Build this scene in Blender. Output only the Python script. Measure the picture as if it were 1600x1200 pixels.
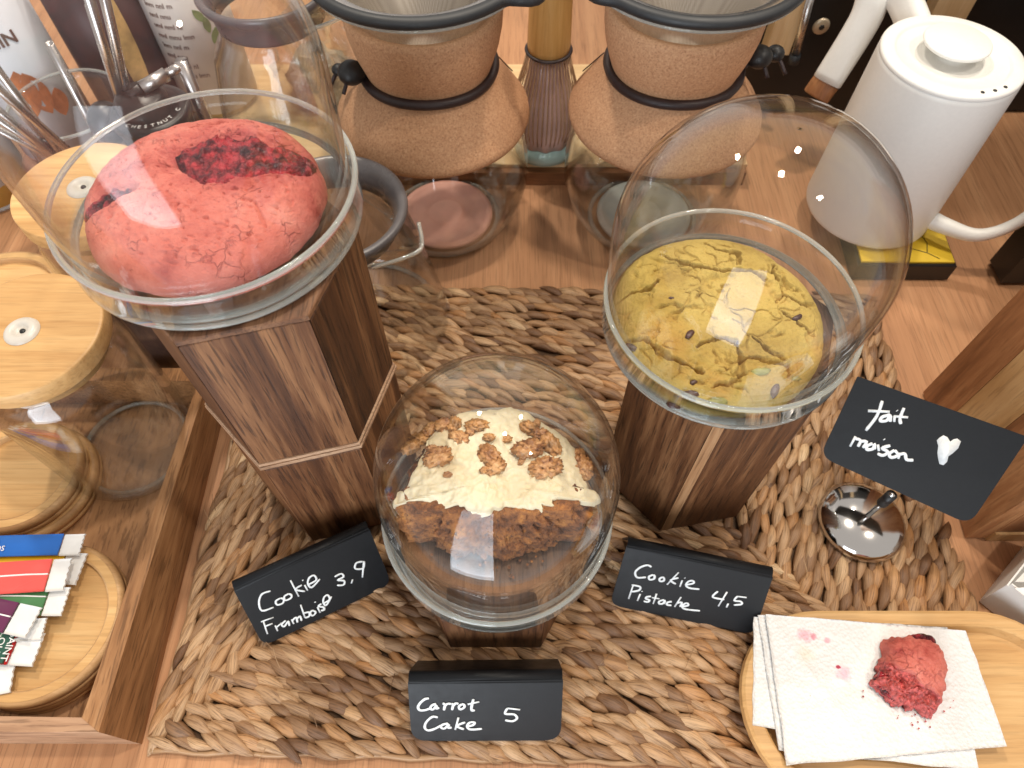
import bpy, math, random
from math import pi, sin, cos, radians
from mathutils import Vector, noise, Matrix
random.seed(7)
for o in list(bpy.data.objects): bpy.data.objects.remove(o)
SC = bpy.context.scene
COL = SC.collection

# ------------------------------------------------------------------ camera
CAMH = 0.55; PITCH = radians(57.9); FPX = 1097.0
cam = bpy.data.cameras.new("camera"); cam.sensor_width = 36.0; cam.lens = FPX / 1600.0 * 36.0
cam.clip_start = 0.02; cam.clip_end = 50.0
cam.dof.use_dof = True; cam.dof.focus_distance = 0.43; cam.dof.aperture_fstop = 13.0
camo = bpy.data.objects.new("camera", cam); COL.objects.link(camo)
camo.location = (0, 0, CAMH); camo.rotation_euler = (pi / 2 - PITCH, 0, 0)
SC.camera = camo

# ------------------------------------------------------------------ world and lamps
W = bpy.data.worlds.new("World"); SC.world = W; W.use_nodes = True
bg = W.node_tree.nodes["Background"]
bg.inputs[0].default_value = (1.0, 0.94, 0.88, 1); bg.inputs[1].default_value = 0.46
SC.view_settings.view_transform = 'Standard'; SC.view_settings.look = 'None'
SC.view_settings.exposure = 0.48; SC.view_settings.gamma = 1.0
def lamp(name, loc, target, size, power, color, shape='DISK', size_y=None):
    l = bpy.data.lights.new(name, 'AREA'); l.shape = shape; l.size = size
    if size_y: l.size_y = size_y
    l.energy = power; l.color = color
    o = bpy.data.objects.new(name, l); COL.objects.link(o); o.location = loc
    d = Vector(target) - Vector(loc); o.rotation_euler = d.to_track_quat('-Z', 'Y').to_euler()
    return o
WARM = (1.0, 0.89, 0.75)
lamp("ceiling_spot", (-0.55, 1.35, 2.1), (0.05, 0.3, 0), 0.12, 15, WARM)
lamp("ceiling_spot", (0.75, 1.25, 2.1), (0.05, 0.3, 0), 0.12, 10, WARM)
lamp("ceiling_spot", (0.25, 0.55, 2.2), (0.05, 0.3, 0), 0.12, 12, WARM)
lamp("ceiling_spot", (1.1, 0.0, 2.1), (0.1, 0.3, 0), 0.10, 8, WARM)
lamp("shop_window", (-0.56, -1.5, 0.0), (-0.56, 0.0, 0.0), 0.96, 34, (0.82, 0.91, 1.0), 'RECTANGLE', 2.4)
cy = SC.cycles
cy.use_denoising = True
try: cy.denoiser = 'OPENIMAGEDENOISE'
except Exception: pass
cy.max_bounces = 14; cy.transparent_max_bounces = 48; cy.transmission_bounces = 12; cy.glossy_bounces = 6; cy.diffuse_bounces = 4
cy.sample_clamp_indirect = 6.0; cy.caustics_reflective = False; cy.caustics_refractive = False

# ------------------------------------------------------------------ helpers
def tag(o, label=None, cat=None, group=None, kind=None):
    if label: o['label'] = label
    if cat: o['category'] = cat
    if group: o['group'] = group
    if kind: o['kind'] = kind
    return o
def thing(name, loc, label, cat, group=None):
    o = bpy.data.objects.new(name, None); o.empty_display_size = 0.02
    COL.objects.link(o); o.location = loc
    return tag(o, label, cat, group)
def wloc(o):
    v = Vector((0, 0, 0))
    while o is not None: v += o.location; o = o.parent
    return v
def mesh(name, verts, faces, mat, parent=None, smooth=True, origin=None, uvs=None):
    """verts in world space; the object's origin is its parent's"""
    w = wloc(parent) if parent else Vector((0, 0, 0))
    oo = Vector(origin) if origin is not None else w
    me = bpy.data.meshes.new(name)
    me.from_pydata([tuple(Vector(v) - oo) for v in verts], [], faces); me.update()
    me.materials.append(mat)
    if smooth: me.polygons.foreach_set('use_smooth', [True] * len(me.polygons))
    if uvs:
        ul = me.uv_layers.new(name='UVMap')
        for p in me.polygons:
            for li in p.loop_indices: ul.data[li].uv = uvs[me.loops[li].vertex_index]
    o = bpy.data.objects.new(name, me); COL.objects.link(o)
    if parent: o.parent = parent
    o.location = oo - w
    return o
def join(*vfs):
    V, F = [], []
    for v, f in vfs:
        n = len(V); V += list(v); F += [tuple(i + n for i in q) for q in f]
    return V, F
def lathe(prof, c=(0, 0, 0), n=64, closed=False, ax=None):
    """prof: list of (r, z); closed joins last to first"""
    V, F = [], []
    m = len(prof)
    for (r, z) in prof:
        for k in range(n):
            a = 2 * pi * k / n; V.append((c[0] + r * cos(a), c[1] + r * sin(a), c[2] + z))
    for i in range(m if closed else m - 1):
        j = (i + 1) % m
        for k in range(n):
            l = (k + 1) % n
            F.append((i * n + k, i * n + l, j * n + l, j * n + k))
    return V, F
def arc(cx, cz, r, a0, a1, n=8):
    return [(cx + r * cos(radians(a0 + (a1 - a0) * i / n)), cz + r * sin(radians(a0 + (a1 - a0) * i / n))) for i in range(n + 1)]
def box(x0, x1, y0, y1, z0, z1):
    V = [(x, y, z) for z in (z0, z1) for y in (y0, y1) for x in (x0, x1)]
    F = [(0, 2, 3, 1), (4, 5, 7, 6), (0, 1, 5, 4), (2, 6, 7, 3), (0, 4, 6, 2), (1, 3, 7, 5)]
    return V, F
def prism(poly, z0, z1, bev=0.0):
    """poly: ccw list of (x,y); closed solid with an optional chamfer on both rims"""
    n = len(poly); cx = sum(p[0] for p in poly) / n; cy_ = sum(p[1] for p in poly) / n
    def ins(d):
        out = []
        for i in range(n):
            a, b, c = Vector(poly[i - 1]), Vector(poly[i]), Vector(poly[(i + 1) % n])
            e1 = (b - a).normalized(); e2 = (c - b).normalized()
            n1 = Vector((-e1.y, e1.x)); n2 = Vector((-e2.y, e2.x)); m = (n1 + n2)
            m = m / max(m.dot(n1), 0.3) if m.length > 1e-6 else n1
            out.append(tuple(b + m * d))
        return out
    if bev > 0:
        lay = [(ins(bev), z0), (poly, z0 + bev), (poly, z1 - bev), (ins(bev), z1)]
    else: lay = [(poly, z0), (poly, z1)]
    V = [(p[0], p[1], z) for pl, z in lay for p in pl]; F = []
    for i in range(len(lay) - 1):
        for k in range(n):
            l = (k + 1) % n; F.append((i * n + k, i * n + l, (i + 1) * n + l, (i + 1) * n + k))
    F.append(tuple(range(n - 1, -1, -1))); F.append(tuple(range((len(lay) - 1) * n, len(lay) * n)))
    return V, F
def xf(vf, M):
    return [tuple(M @ Vector(v)) for v in vf[0]], vf[1]
def tube(pts, r, n=8, cap=True, closed=False, flat=1.0, nrm=None):
    P_ = [Vector(p) for p in pts]; m = len(P_); V, F = [], []
    up = Vector(nrm) if nrm else None
    prev = None
    for i, p in enumerate(P_):
        if closed: t = (P_[(i + 1) % m] - P_[i - 1]).normalized()
        else: t = (P_[min(i + 1, m - 1)] - P_[max(i - 1, 0)]).normalized()
        if up is None:
            if prev is None:
                a = Vector((0, 0, 1)) if abs(t.z) < .9 else Vector((1, 0, 0)); a = (a - t * a.dot(t)).normalized()
            else: a = (prev - t * prev.dot(t)).normalized()
        else: a = (up - t * up.dot(t)).normalized()
        prev = a; b = t.cross(a)
        rr = r[i] if isinstance(r, (list, tuple)) else r
        for k in range(n):
            th = 2 * pi * k / n; V.append(tuple(p + b * (rr * cos(th)) + a * (rr * flat * sin(th))))
    for i in range(m if closed else m - 1):
        j = (i + 1) % m
        for k in range(n):
            l = (k + 1) % n; F.append((i * n + k, i * n + l, j * n + l, j * n + k))
    if cap and not closed: F.append(tuple(range(n - 1, -1, -1))); F.append(tuple(range((m - 1) * n, m * n)))
    return V, F
def smoothline(pts, k=4):
    P_ = [Vector(p) for p in pts]
    if len(P_) < 3: return P_
    out = []
    for i in range(len(P_) - 1):
        a = P_[max(i - 1, 0)]; b = P_[i]; c = P_[i + 1]; d = P_[min(i + 2, len(P_) - 1)]
        for s in range(k):
            t = s / k
            out.append(0.5 * ((2 * b) + (c - a) * t + (2 * a - 5 * b + 4 * c - d) * t * t + (-a + 3 * b - 3 * c + d) * t ** 3))
    out.append(P_[-1]); return out
def fbm(p, oct=4, h=0.5):
    s = 0; a = 1; q = Vector(p)
    for _ in range(oct): s += a * noise.noise(q); q = q * 2.03 + Vector((3.1, 1.7, 9.2)); a *= h
    return s

def sstep(a, b, x): t = min(1, max(0, (x - a) / (b - a))); return t * t * (3 - 2 * t)

# ------------------------------------------------------------------ materials
def nmat(name):
    m = bpy.data.materials.new(name); m.use_nodes = True; nt = m.node_tree
    b = nt.nodes['Principled BSDF']; return m, nt, b
def N(nt, t, **kw):
    n = nt.nodes.new(t)
    for k, v in kw.items():
        if hasattr(n, k) and not k.startswith('i_'): setattr(n, k, v)
    return n
def ramp(nt, fac, stops):
    r = nt.nodes.new('ShaderNodeValToRGB'); cr = r.color_ramp
    while len(cr.elements) < len(stops): cr.elements.new(0.5)
    for e, (p, c) in zip(cr.elements, stops): e.position = p; e.color = (*c, 1)
    nt.links.new(fac, r.inputs[0]); return r.outputs[0]
def coords(nt, scale=(1, 1, 1), kind='Object', rot=(0, 0, 0), objrand=True):
    tc = nt.nodes.new('ShaderNodeTexCoord'); mp = nt.nodes.new('ShaderNodeMapping')
    mp.inputs['Scale'].default_value = scale; mp.inputs['Rotation'].default_value = rot
    nt.links.new(tc.outputs[kind], mp.inputs['Vector'])
    if objrand:
        oi = nt.nodes.new('ShaderNodeObjectInfo'); ml = nt.nodes.new('ShaderNodeMath'); ml.operation = 'MULTIPLY'; ml.inputs[1].default_value = 37.0
        nt.links.new(oi.outputs['Random'], ml.inputs[0]); nt.links.new(ml.outputs[0], mp.inputs['Location'])
    return mp.outputs[0]
def noi(nt, vec, scale, detail=4, rough=0.55, dist=0.0):
    n = nt.nodes.new('ShaderNodeTexNoise'); n.inputs['Scale'].default_value = scale; n.inputs['Detail'].default_value = detail
    n.inputs['Roughness'].default_value = rough; n.inputs['Distortion'].default_value = dist
    nt.links.new(vec, n.inputs['Vector']); return n.outputs['Fac']
def mixc(nt, fac, a, b, mode='MIX'):
    m = nt.nodes.new('ShaderNodeMix'); m.data_type = 'RGBA'; m.blend_type = mode
    for s, v in ((m.inputs[0], fac), (m.inputs[6], a), (m.inputs[7], b)):
        if hasattr(v, 'is_linked') or hasattr(v, 'links'): nt.links.new(v, s)
        elif isinstance(v, (int, float)): s.default_value = v
        else: s.default_value = (*v, 1)
    return m.outputs[2]
def math_(nt, op, a, b=None, c=None, clamp=False):
    m = nt.nodes.new('ShaderNodeMath'); m.operation = op; m.use_clamp = clamp
    for s, v in zip(m.inputs, (a, b, c)):
        if v is None: continue
        if hasattr(v, 'links'): nt.links.new(v, s)
        else: s.default_value = v
    return m.outputs[0]
def bump(nt, b, h, strength=0.3, dist=0.001):
    n = nt.nodes.new('ShaderNodeBump'); n.inputs['Strength'].default_value = strength; n.inputs['Distance'].default_value = dist
    nt.links.new(h, n.inputs['Height']); nt.links.new(n.outputs[0], b.inputs['Normal'])
def plain(name, col, rough=0.5, metal=0.0, noise_amt=0.06, scale=60, bmp=0.0, coat=0.0, spec=0.5):
    m, nt, b = nmat(name)
    v = coords(nt); f = noi(nt, v, scale, 5)
    d = tuple(max(0, c * (1 - noise_amt * 2)) for c in col); l = tuple(min(1, c * (1 + noise_amt)) for c in col)
    nt.links.new(ramp(nt, f, [(0.3, d), (0.7, l)]), b.inputs['Base Color'])
    f2 = noi(nt, v, scale * 0.3, 3)
    nt.links.new(math_(nt, 'MULTIPLY_ADD', f2, 0.2, rough - 0.1), b.inputs['Roughness'])
    b.inputs['Metallic'].default_value = metal; b.inputs['Specular IOR Level'].default_value = spec
    b.inputs['Coat Weight'].default_value = coat
    if bmp: bump(nt, b, f, bmp, 0.0006)
    return m
def wood(name, dark, mid, light, axis='Z', scale=1.0, rough=0.45, stretch=14, bmp=0.25, pores=0.5, tone=0.25, band=6):
    m, nt, b = nmat(name)
    s = [1, 1, 1]; s['XYZ'.index(axis)] = 1.0 / stretch
    v = coords(nt, tuple(s))
    big = noi(nt, v, 28 * scale * band / 6, 3, 0.5, 1.2)
    fine = noi(nt, v, 260 * scale, 5, 0.65, 0.3)
    por = noi(nt, v, 700 * scale, 2, 0.5)
    mixf = math_(nt, 'MULTIPLY_ADD', fine, 0.45, math_(nt, 'MULTIPLY', big, 0.6))
    col = ramp(nt, mixf, [(0.36, dark), (0.52, mid), (0.66, light)])
    pm = math_(nt, 'MULTIPLY', ramp(nt, por, [(0.36, (1, 1, 1)), (0.46, (0, 0, 0))]), pores)
    col = mixc(nt, pm, col, tuple(c * 0.45 for c in dark))
    oi = nt.nodes.new('ShaderNodeObjectInfo')
    hv = nt.nodes.new('ShaderNodeHueSaturation'); nt.links.new(col, hv.inputs['Color'])
    nt.links.new(math_(nt, 'MULTIPLY_ADD', oi.outputs['Random'], tone * 2, 1 - tone), hv.inputs['Value'])
    nt.links.new(hv.outputs[0], b.inputs['Base Color'])
    nt.links.new(math_(nt, 'MULTIPLY_ADD', fine, 0.3, rough - 0.12), b.inputs['Roughness']); b.inputs['Specular IOR Level'].default_value = 0.32
    bump(nt, b, math_(nt, 'SUBTRACT', fine, math_(nt, 'MULTIPLY', pm, 0.4)), bmp, 0.0007)
    return m
def glass_thin(name, tint=(1, 1, 1), base=0.035, power=4.0, top=0.75, rough=0.0, smear=0.0):
    """thin clear glass: light goes straight through, the reflection grows towards grazing view"""
    m = bpy.data.materials.new(name); m.use_nodes = True; nt = m.node_tree; nt.nodes.clear()
    out = nt.nodes.new('ShaderNodeOutputMaterial'); mx = nt.nodes.new('ShaderNodeMixShader')
    tr = nt.nodes.new('ShaderNodeBsdfTransparent'); gl = nt.nodes.new('ShaderNodeBsdfGlossy')
    tr.inputs[0].default_value = (*tint, 1); gl.inputs['Roughness'].default_value = rough
    lw = nt.nodes.new('ShaderNodeLayerWeight'); lw.inputs[0].default_value = 0.5
    f = math_(nt, 'POWER', lw.outputs['Facing'], power)
    f = math_(nt, 'MULTIPLY_ADD', f, top, base)
    if smear:
        v = coords(nt); s = noi(nt, v, 30, 4, 0.6, 0.8)
        s = math_(nt, 'MULTIPLY', ramp(nt, s, [(0.5, (0, 0, 0)), (0.8, (1, 1, 1))]), smear)
        f = math_(nt, 'ADD', f, s, clamp=True)
    if smear or True:
        v = coords(nt); w = noi(nt, v, 18, 2)
        n = nt.nodes.new('ShaderNodeBump'); n.inputs['Strength'].default_value = 0.12; n.inputs['Distance'].default_value = 0.002
        nt.links.new(w, n.inputs['Height']); nt.links.new(n.outputs[0], gl.inputs['Normal'])
    nt.links.new(f, mx.inputs[0]); nt.links.new(tr.outputs[0], mx.inputs[1]); nt.links.new(gl.outputs[0], mx.inputs[2])
    nt.links.new(mx.outputs[0], out.inputs[0]); return m
def glass_solid(name, tint=(0.93, 1.0, 0.96), rough=0.02):
    m = bpy.data.materials.new(name); m.use_nodes = True; nt = m.node_tree; nt.nodes.clear()
    out = nt.nodes.new('ShaderNodeOutputMaterial'); g = nt.nodes.new('ShaderNodeBsdfGlass')
    g.inputs['Color'].default_value = (*tint, 1); g.inputs['Roughness'].default_value = rough; g.inputs['IOR'].default_value = 1.47
    mx = nt.nodes.new('ShaderNodeMixShader'); tr = nt.nodes.new('ShaderNodeBsdfTransparent')
    v = coords(nt); nt.links.new(math_(nt, 'MULTIPLY_ADD', noi(nt, v, 90, 3), 0.2, 0.15), mx.inputs[0])
    nt.links.new(g.outputs[0], mx.inputs[1]); nt.links.new(tr.outputs[0], mx.inputs[2])
    ff = nt.nodes.new('ShaderNodeBsdfDiffuse'); ff.inputs[0].default_value = (.80, .84, .80, 1); m2 = nt.nodes.new('ShaderNodeMixShader'); m2.inputs[0].default_value = 0.26  # pale diffuse share: light gathered in thick glass edges, painted into the colour
    nt.links.new(mx.outputs[0], m2.inputs[1]); nt.links.new(ff.outputs[0], m2.inputs[2])
    nt.links.new(m2.outputs[0], out.inputs[0]); return m

M = {}
M['table'] = wood('table_wood', (.40, .195, .095), (.49, .25, .125), (.56, .30, .155), 'Y', 1.0, 0.42, 30, 0.12, 0.35, 0, 8)
M['ped'] = wood('pedestal_wood', (.036, .012, .005), (.120, .046, .017), (.27, .125, .052), 'Z', 1.0, 0.5, 22, 0.4, 0.6, 0.34, 9)
M['ped_sap'] = wood('pedestal_sapwood', (.24, .115, .05), (.36, .19, .09), (.46, .27, .14), 'Z', 1.0, 0.5, 22, 0.4, 0.4, 0.05, 9)
M['ped_top'] = wood('pedestal_top_wood', (.06, .025, .012), (.14, .062, .030), (.24, .12, .06), 'Y', 0.9, 0.5, 12, 0.3, 0.5, 0.1, 10)
M['ped_band'] = wood('pedestal_band_wood', (.26, .14, .075), (.42, .25, .15), (.54, .35, .22), 'X', 1.2, 0.5, 8, 0.3, 0.4, 0.15)
M['tray'] = wood('tray_wood', (.20, .088, .034), (.37, .18, .075), (.52, .28, .13), 'Y', 0.8, 0.45, 12, 0.3, 0.5, 0.12)
M['tray_front'] = wood('tray_front_wood', (.24, .125, .07), (.46, .27, .16), (.60, .39, .25), 'X', 0.7, 0.5, 12, 0.3, 0.5, 0.1)
M['tray_floor'] = wood('tray_floor_wood', (.26, .125, .055), (.42, .22, .10), (.52, .29, .15), 'Y', 0.6, 0.6, 5, 0.5, 0.5, 0)
M['bamboo'] = wood('bamboo', (.50, .27, .10), (.64, .38, .155), (.74, .48, .22), 'X', 0.75, 0.42, 18, 0.15, 0.18, 0.06)
M['bamboo_side'] = wood('bamboo_side', (.36, .19, .08), (.50, .29, .13), (.62, .39, .19), 'X', 0.8, 0.45, 10, 0.15, 0.15, 0.06)
M['crate'] = wood('crate_wood', (.15, .055, .02), (.28, .115, .045), (.40, .19, .08), 'Z', 0.6, 0.4, 9, 0.2, 0.25, 0.1)
M['crate_light'] = wood('crate_light_wood', (.34, .18, .07), (.48, .27, .11), (.58, .36, .17), 'Z', 0.6, 0.4, 9, 0.2, 0.25, 0.0)
M['pine'] = wood('pine_wood', (.60, .40, .20), (.72, .50, .27), (.80, .60, .36), 'X', 0.5, 0.5, 10, 0.15, 0.1, 0.05)
M['pine_v'] = wood('pine_upright', (.60, .40, .20), (.72, .50, .27), (.80, .60, .36), 'Z', 0.5, 0.5, 10, 0.15, 0.1, 0.05)
M['whisk'] = wood('whisk_bamboo', (.42, .22, .06), (.56, .32, .10), (.64, .40, .15), 'Z', 0.8, 0.4, 18, 0.15, 0.1, 0.05)
M['board_edge'] = wood('board_edge_wood', (.15, .06, .025), (.25, .11, .045), (.34, .17, .08), 'X', 0.6, 0.5, 10, 0.2, 0.3, 0)
M['glass'] = glass_thin('dome_glass', (1, 1, 1), 0.020, 3.6, 0.95, 0.0, 0.030)
M['glass_dish'] = glass_thin('dish_glass', (.99, 1, .995), 0.025, 3.2, 0.8, 0.01)
M['glass_jar'] = glass_thin('jar_glass', (.985, .985, .975), 0.035, 2.6, 0.75, 0.01, 0.02)
M['glass_rim'] = glass_solid('glass_rim', (.97, 1.0, .985))
M['tag'] = plain('tag_black', (.009, .010, .012), 0.45, 0, 0.05, 500, 0.05, 0.0, 0.28)
M['ink'] = plain('white_marker', (.80, .84, .86), 0.45, 0, 0.06, 400)
M['chrome'] = plain('chrome', (.62, .60, .58), 0.12, 1.0, 0.02, 20)
M['steel'] = plain('brushed_steel', (.55, .52, .50), 0.28, 1.0, 0.05, 150)
M['kettle'] = plain('white_enamel', (.80, .79, .75), 0.45, 0, 0.012, 300, 0.02)
M['black'] = plain('black_plastic', (.012, .012, .013), 0.45, 0, 0.1, 80)
M['machine'] = plain('black_metal', (.010, .009, .009), 0.35, 0, 0.1, 40)
M['rubber'] = plain('grey_black_rubber', (.020, .022, .025), 0.5, 0, 0.05, 200)
M['collar'] = plain('grey_silicone', (.115, .105, .108), 0.28, 0, 0.05, 80)
M['leather'] = plain('dark_leather', (.030, .016, .016), 0.5, 0, 0.12, 300, 0.3)
M['pink'] = plain('pink_silicone', (.90, .47, .38), 0.5, 0, 0.04, 60)
M['greyblue'] = plain('grey_green_silicone', (.42, .46, .44), 0.5, 0, 0.04, 60)
M['white'] = plain('white_card', (.78, .77, .74), 0.55, 0, 0.02, 100)
M['celadon'] = plain('celadon_glaze', (.42, .60, .56), 0.2, 0, 0.06, 30)
M['cocoa'] = plain('cocoa_powder', (.055, .020, .014), 0.8, 0, 0.2, 300, 0.4)
M['syrup_dark'] = plain('dark_syrup', (.050, .020, .022), 0.15, 0, 0.05, 20)
M['honey'] = plain('yellow_syrup', (.70, .45, .10), 0.15, 0, 0.08, 20)
M['yellow'] = plain('yellow_card', (.70, .48, .03), 0.5, 0, 0.05, 40)
M['silicone_clear'] = plain('milky_silicone', (.62, .58, .52), 0.35, 0, 0.04, 80)
M['screw'] = plain('aged_screw', (.55, .45, .32), 0.4, 0.5, 0.1, 200)

# cork
m, nt, b = nmat('cork'); v = coords(nt)
f = noi(nt, v, 520, 6, 0.8); g = noi(nt, v, 800, 3)
c = ramp(nt, f, [(0.34, (.34, .155, .075)), (0.46, (.57, .30, .155)), (0.60, (.66, .385, .215)), (0.72, (.82, .56, .36))])
nt.links.new(mixc(nt, ramp(nt, g, [(0.28, (1, 1, 1)), (0.36, (0, 0, 0))]), c, (.30, .14, .07)), b.inputs['Base Color'])
b.inputs['Roughness'].default_value = 0.75; bump(nt, b, f, 0.5, 0.0008); M['cork'] = m
# steel mesh filter
m, nt, b = nmat('fine_steel_mesh'); v = coords(nt); ck = nt.nodes.new('ShaderNodeTexChecker'); ck.inputs['Scale'].default_value = 900
nt.links.new(v, ck.inputs['Vector']); ck.inputs[1].default_value = (.60, .55, .48, 1); ck.inputs[2].default_value = (.40, .36, .31, 1)
nt.links.new(ck.outputs[0], b.inputs['Base Color']); b.inputs['Metallic'].default_value = 0.8; b.inputs['Roughness'].default_value = 0.42
b.inputs['Alpha'].default_value = 0.72; M['meshfilter'] = m
# woven seagrass: u along the strand, v across
m, nt, b = nmat('seagrass')
tc = nt.nodes.new('ShaderNodeTexCoord'); ge = nt.nodes.new('ShaderNodeNewGeometry'); oi = nt.nodes.new('ShaderNodeObjectInfo')
rnd = math_(nt, 'FRACT', math_(nt, 'ADD', math_(nt, 'MULTIPLY', oi.outputs['Random'], 7.31), ge.outputs['Random Per Island']))
cb = nt.nodes.new('ShaderNodeCombineXYZ'); sx = nt.nodes.new('ShaderNodeSeparateXYZ'); nt.links.new(tc.outputs['UV'], sx.inputs[0])
nt.links.new(math_(nt, 'MULTIPLY', sx.outputs[0], 0.05), cb.inputs[0]); nt.links.new(sx.outputs[1], cb.inputs[1]); nt.links.new(math_(nt, 'MULTIPLY', rnd, 50), cb.inputs[2])
fib = noi(nt, cb.outputs[0], 16, 5, 0.65); fib2 = noi(nt, cb.outputs[0], 5, 3, 0.5)
basec = ramp(nt, rnd, [(0.0, (.16, .075, .033)), (0.22, (.30, .165, .080)), (0.45, (.42, .25, .130)), (0.70, (.54, .345, .19)), (0.92, (.43, .21, .08)), (1.0, (.68, .48, .28))])
dk = ramp(nt, fib, [(0.34, (.42, .36, .30)), (0.50, (1, 1, 1)), (0.72, (1.22, 1.2, 1.15))])
cc = mixc(nt, 1.0, basec, dk, 'MULTIPLY')
cc = mixc(nt, math_(nt, 'MULTIPLY', ramp(nt, fib2, [(0.56, (0, 0, 0)), (0.72, (1, 1, 1))]), 0.55), cc, (.17, .075, .03))
nt.links.new(cc, b.inputs['Base Color']); b.inputs['Roughness'].default_value = 0.43; bump(nt, b, fib, 0.6, 0.0012); M['seagrass'] = m
M['mat_back'] = plain('seagrass_underside', (.10, .05, .022), 0.8, 0, 0.2, 200, 0.3)

# raspberry cookie dough
m, nt, b = nmat('raspberry_dough'); v = coords(nt)
f = noi(nt, v, 45, 6, 0.6); g = noi(nt, v, 330, 5, 0.7)
c = ramp(nt, f, [(0.30, (.40, .070, .055)), (0.44, (.58, .150, .115)), (0.58, (.66, .200, .155)), (0.74, (.72, .28, .22))])
c = mixc(nt, math_(nt, 'MULTIPLY', ramp(nt, g, [(0.30, (1, 1, 1)), (0.40, (0, 0, 0))]), 0.6), c, (.36, .05, .055))
# juice soaked into the dough round the jam, and short dark fissures
sv = nt.nodes.new('ShaderNodeTexCoord'); sm = nt.nodes.new('ShaderNodeMapping'); sm.name = 'juice'; nt.links.new(sv.outputs['Object'], sm.inputs['Vector'])
sm.inputs['Location'].default_value = (-.45, -.45, 0); sm.inputs['Scale'].default_value = (22, 34, 0)
ln_ = nt.nodes.new('ShaderNodeVectorMath'); ln_.operation = 'LENGTH'; nt.links.new(sm.outputs[0], ln_.inputs[0])
sf = math_(nt, 'ADD', ln_.outputs['Value'], math_(nt, 'MULTIPLY_ADD', noi(nt, v, 70, 5, 0.7), 1.6, -.8))
c = mixc(nt, math_(nt, 'MULTIPLY', ramp(nt, sf, [(0.50, (1, 1, 1)), (1.15, (0, 0, 0))]), 0.72), c, (.36, .05, .055))
vv = nt.nodes.new('ShaderNodeTexVoronoi'); vv.feature = 'DISTANCE_TO_EDGE'; vv.inputs['Scale'].default_value = 130; wv = nt.nodes.new('ShaderNodeVectorMath'); wv.operation = 'ADD'
nn_ = nt.nodes.new('ShaderNodeTexNoise'); nn_.inputs['Scale'].default_value = 90; nt.links.new(v, nn_.inputs['Vector']); ms = nt.nodes.new('ShaderNodeVectorMath'); ms.operation = 'SCALE'; ms.inputs['Scale'].default_value = .02
nt.links.new(nn_.outputs['Color'], ms.inputs[0]); nt.links.new(v, wv.inputs[0]); nt.links.new(ms.outputs[0], wv.inputs[1]); nt.links.new(wv.outputs[0], vv.inputs['Vector'])
fz_ = math_(nt, 'MULTIPLY', ramp(nt, vv.outputs['Distance'], [(0.02, (1, 1, 1)), (0.07, (0, 0, 0))]), ramp(nt, noi(nt, v, 60, 3), [(0.52, (0, 0, 0)), (0.60, (1, 1, 1))]))
c = mixc(nt, math_(nt, 'MULTIPLY', fz_, .35), c, (.33, .04, .045))
g = math_(nt, 'SUBTRACT', g, math_(nt, 'MULTIPLY', fz_, .6))
nt.links.new(c, b.inputs['Base Color']); b.inputs['Roughness'].default_value = 0.7; b.inputs['Specular IOR Level'].default_value = 0.35; b.inputs['Subsurface Weight'].default_value = 0.08
b.inputs['Subsurface Radius'].default_value = (.004, .0015, .001); bump(nt, b, g, 0.85, 0.0016); M['rasp'] = m
# jam
m, nt, b = nmat('raspberry_jam'); v = coords(nt); f = noi(nt, v, 160, 5, 0.6)
nt.links.new(ramp(nt, f, [(0.36, (.040, .004, .008)), (0.48, (.15, .010, .016)), (0.62, (.44, .035, .045))]), b.inputs['Base Color'])
b.inputs['Roughness'].default_value = 0.09; b.inputs['Specular IOR Level'].default_value = 0.5; bump(nt, b, noi(nt, v, 300, 3, .5), 1.0, 0.006); M['jam'] = m
# stained rim between dough and jam
# pistachio dough
m, nt, b = nmat('pistachio_dough'); v = coords(nt)
f = noi(nt, v, 26, 5, 0.6); g = noi(nt, v, 420, 4, 0.7)
c = ramp(nt, f, [(0.28, (.31, .195, .042)), (0.45, (.46, .32, .080)), (0.60, (.54, .39, .105)), (0.78, (.60, .38, .12))])
c = mixc(nt, math_(nt, 'MULTIPLY', ramp(nt, g, [(0.30, (1, 1, 1)), (0.42, (0, 0, 0))]), 0.5), c, (.20, .13, .025))
br = ramp(nt, noi(nt, v, 14, 3), [(0.56, (0, 0, 0)), (0.70, (1, 1, 1))])
c = mixc(nt, math_(nt, 'MULTIPLY', br, 0.55), c, (.50, .21, .045))
nt.links.new(c, b.inputs['Base Color']); b.inputs['Roughness'].default_value = 0.85; b.inputs['Specular IOR Level'].default_value = 0.25; bump(nt, b, g, 0.9, 0.0014); M['pist'] = m
M['choc'] = plain('chocolate', (.06, .022, .018), 0.35, 0, 0.15, 200, 0.2)
M['pistnut'] = plain('pistachio_nut', (.30, .30, .09), 0.45, 0, 0.25, 200, 0.2)
# carrot crumb
m, nt, b = nmat('carrot_crumb'); v = coords(nt)
f = noi(nt, v, 90, 6, 0.7); g = noi(nt, v, 260, 4, 0.7)
c = ramp(nt, f, [(0.30, (.05, .015, .005)), (0.45, (.22, .075, .020)), (0.58, (.43, .165, .040)), (0.72, (.62, .28, .06))])
c = mixc(nt, math_(nt, 'MULTIPLY', ramp(nt, g, [(0.34, (1, 1, 1)), (0.44, (0, 0, 0))]), 0.8), c, (.05, .018, .010))
c = mixc(nt, ramp(nt, noi(nt, v, 70, 2), [(0.68, (0, 0, 0)), (0.74, (1, 1, 1))]), c, (.62, .22, .03))
nt.links.new(c, b.inputs['Base Color']); b.inputs['Roughness'].default_value = 0.72; bump(nt, b, math_(nt, 'ADD', f, g), 0.9, 0.004); M['crumb'] = m
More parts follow.
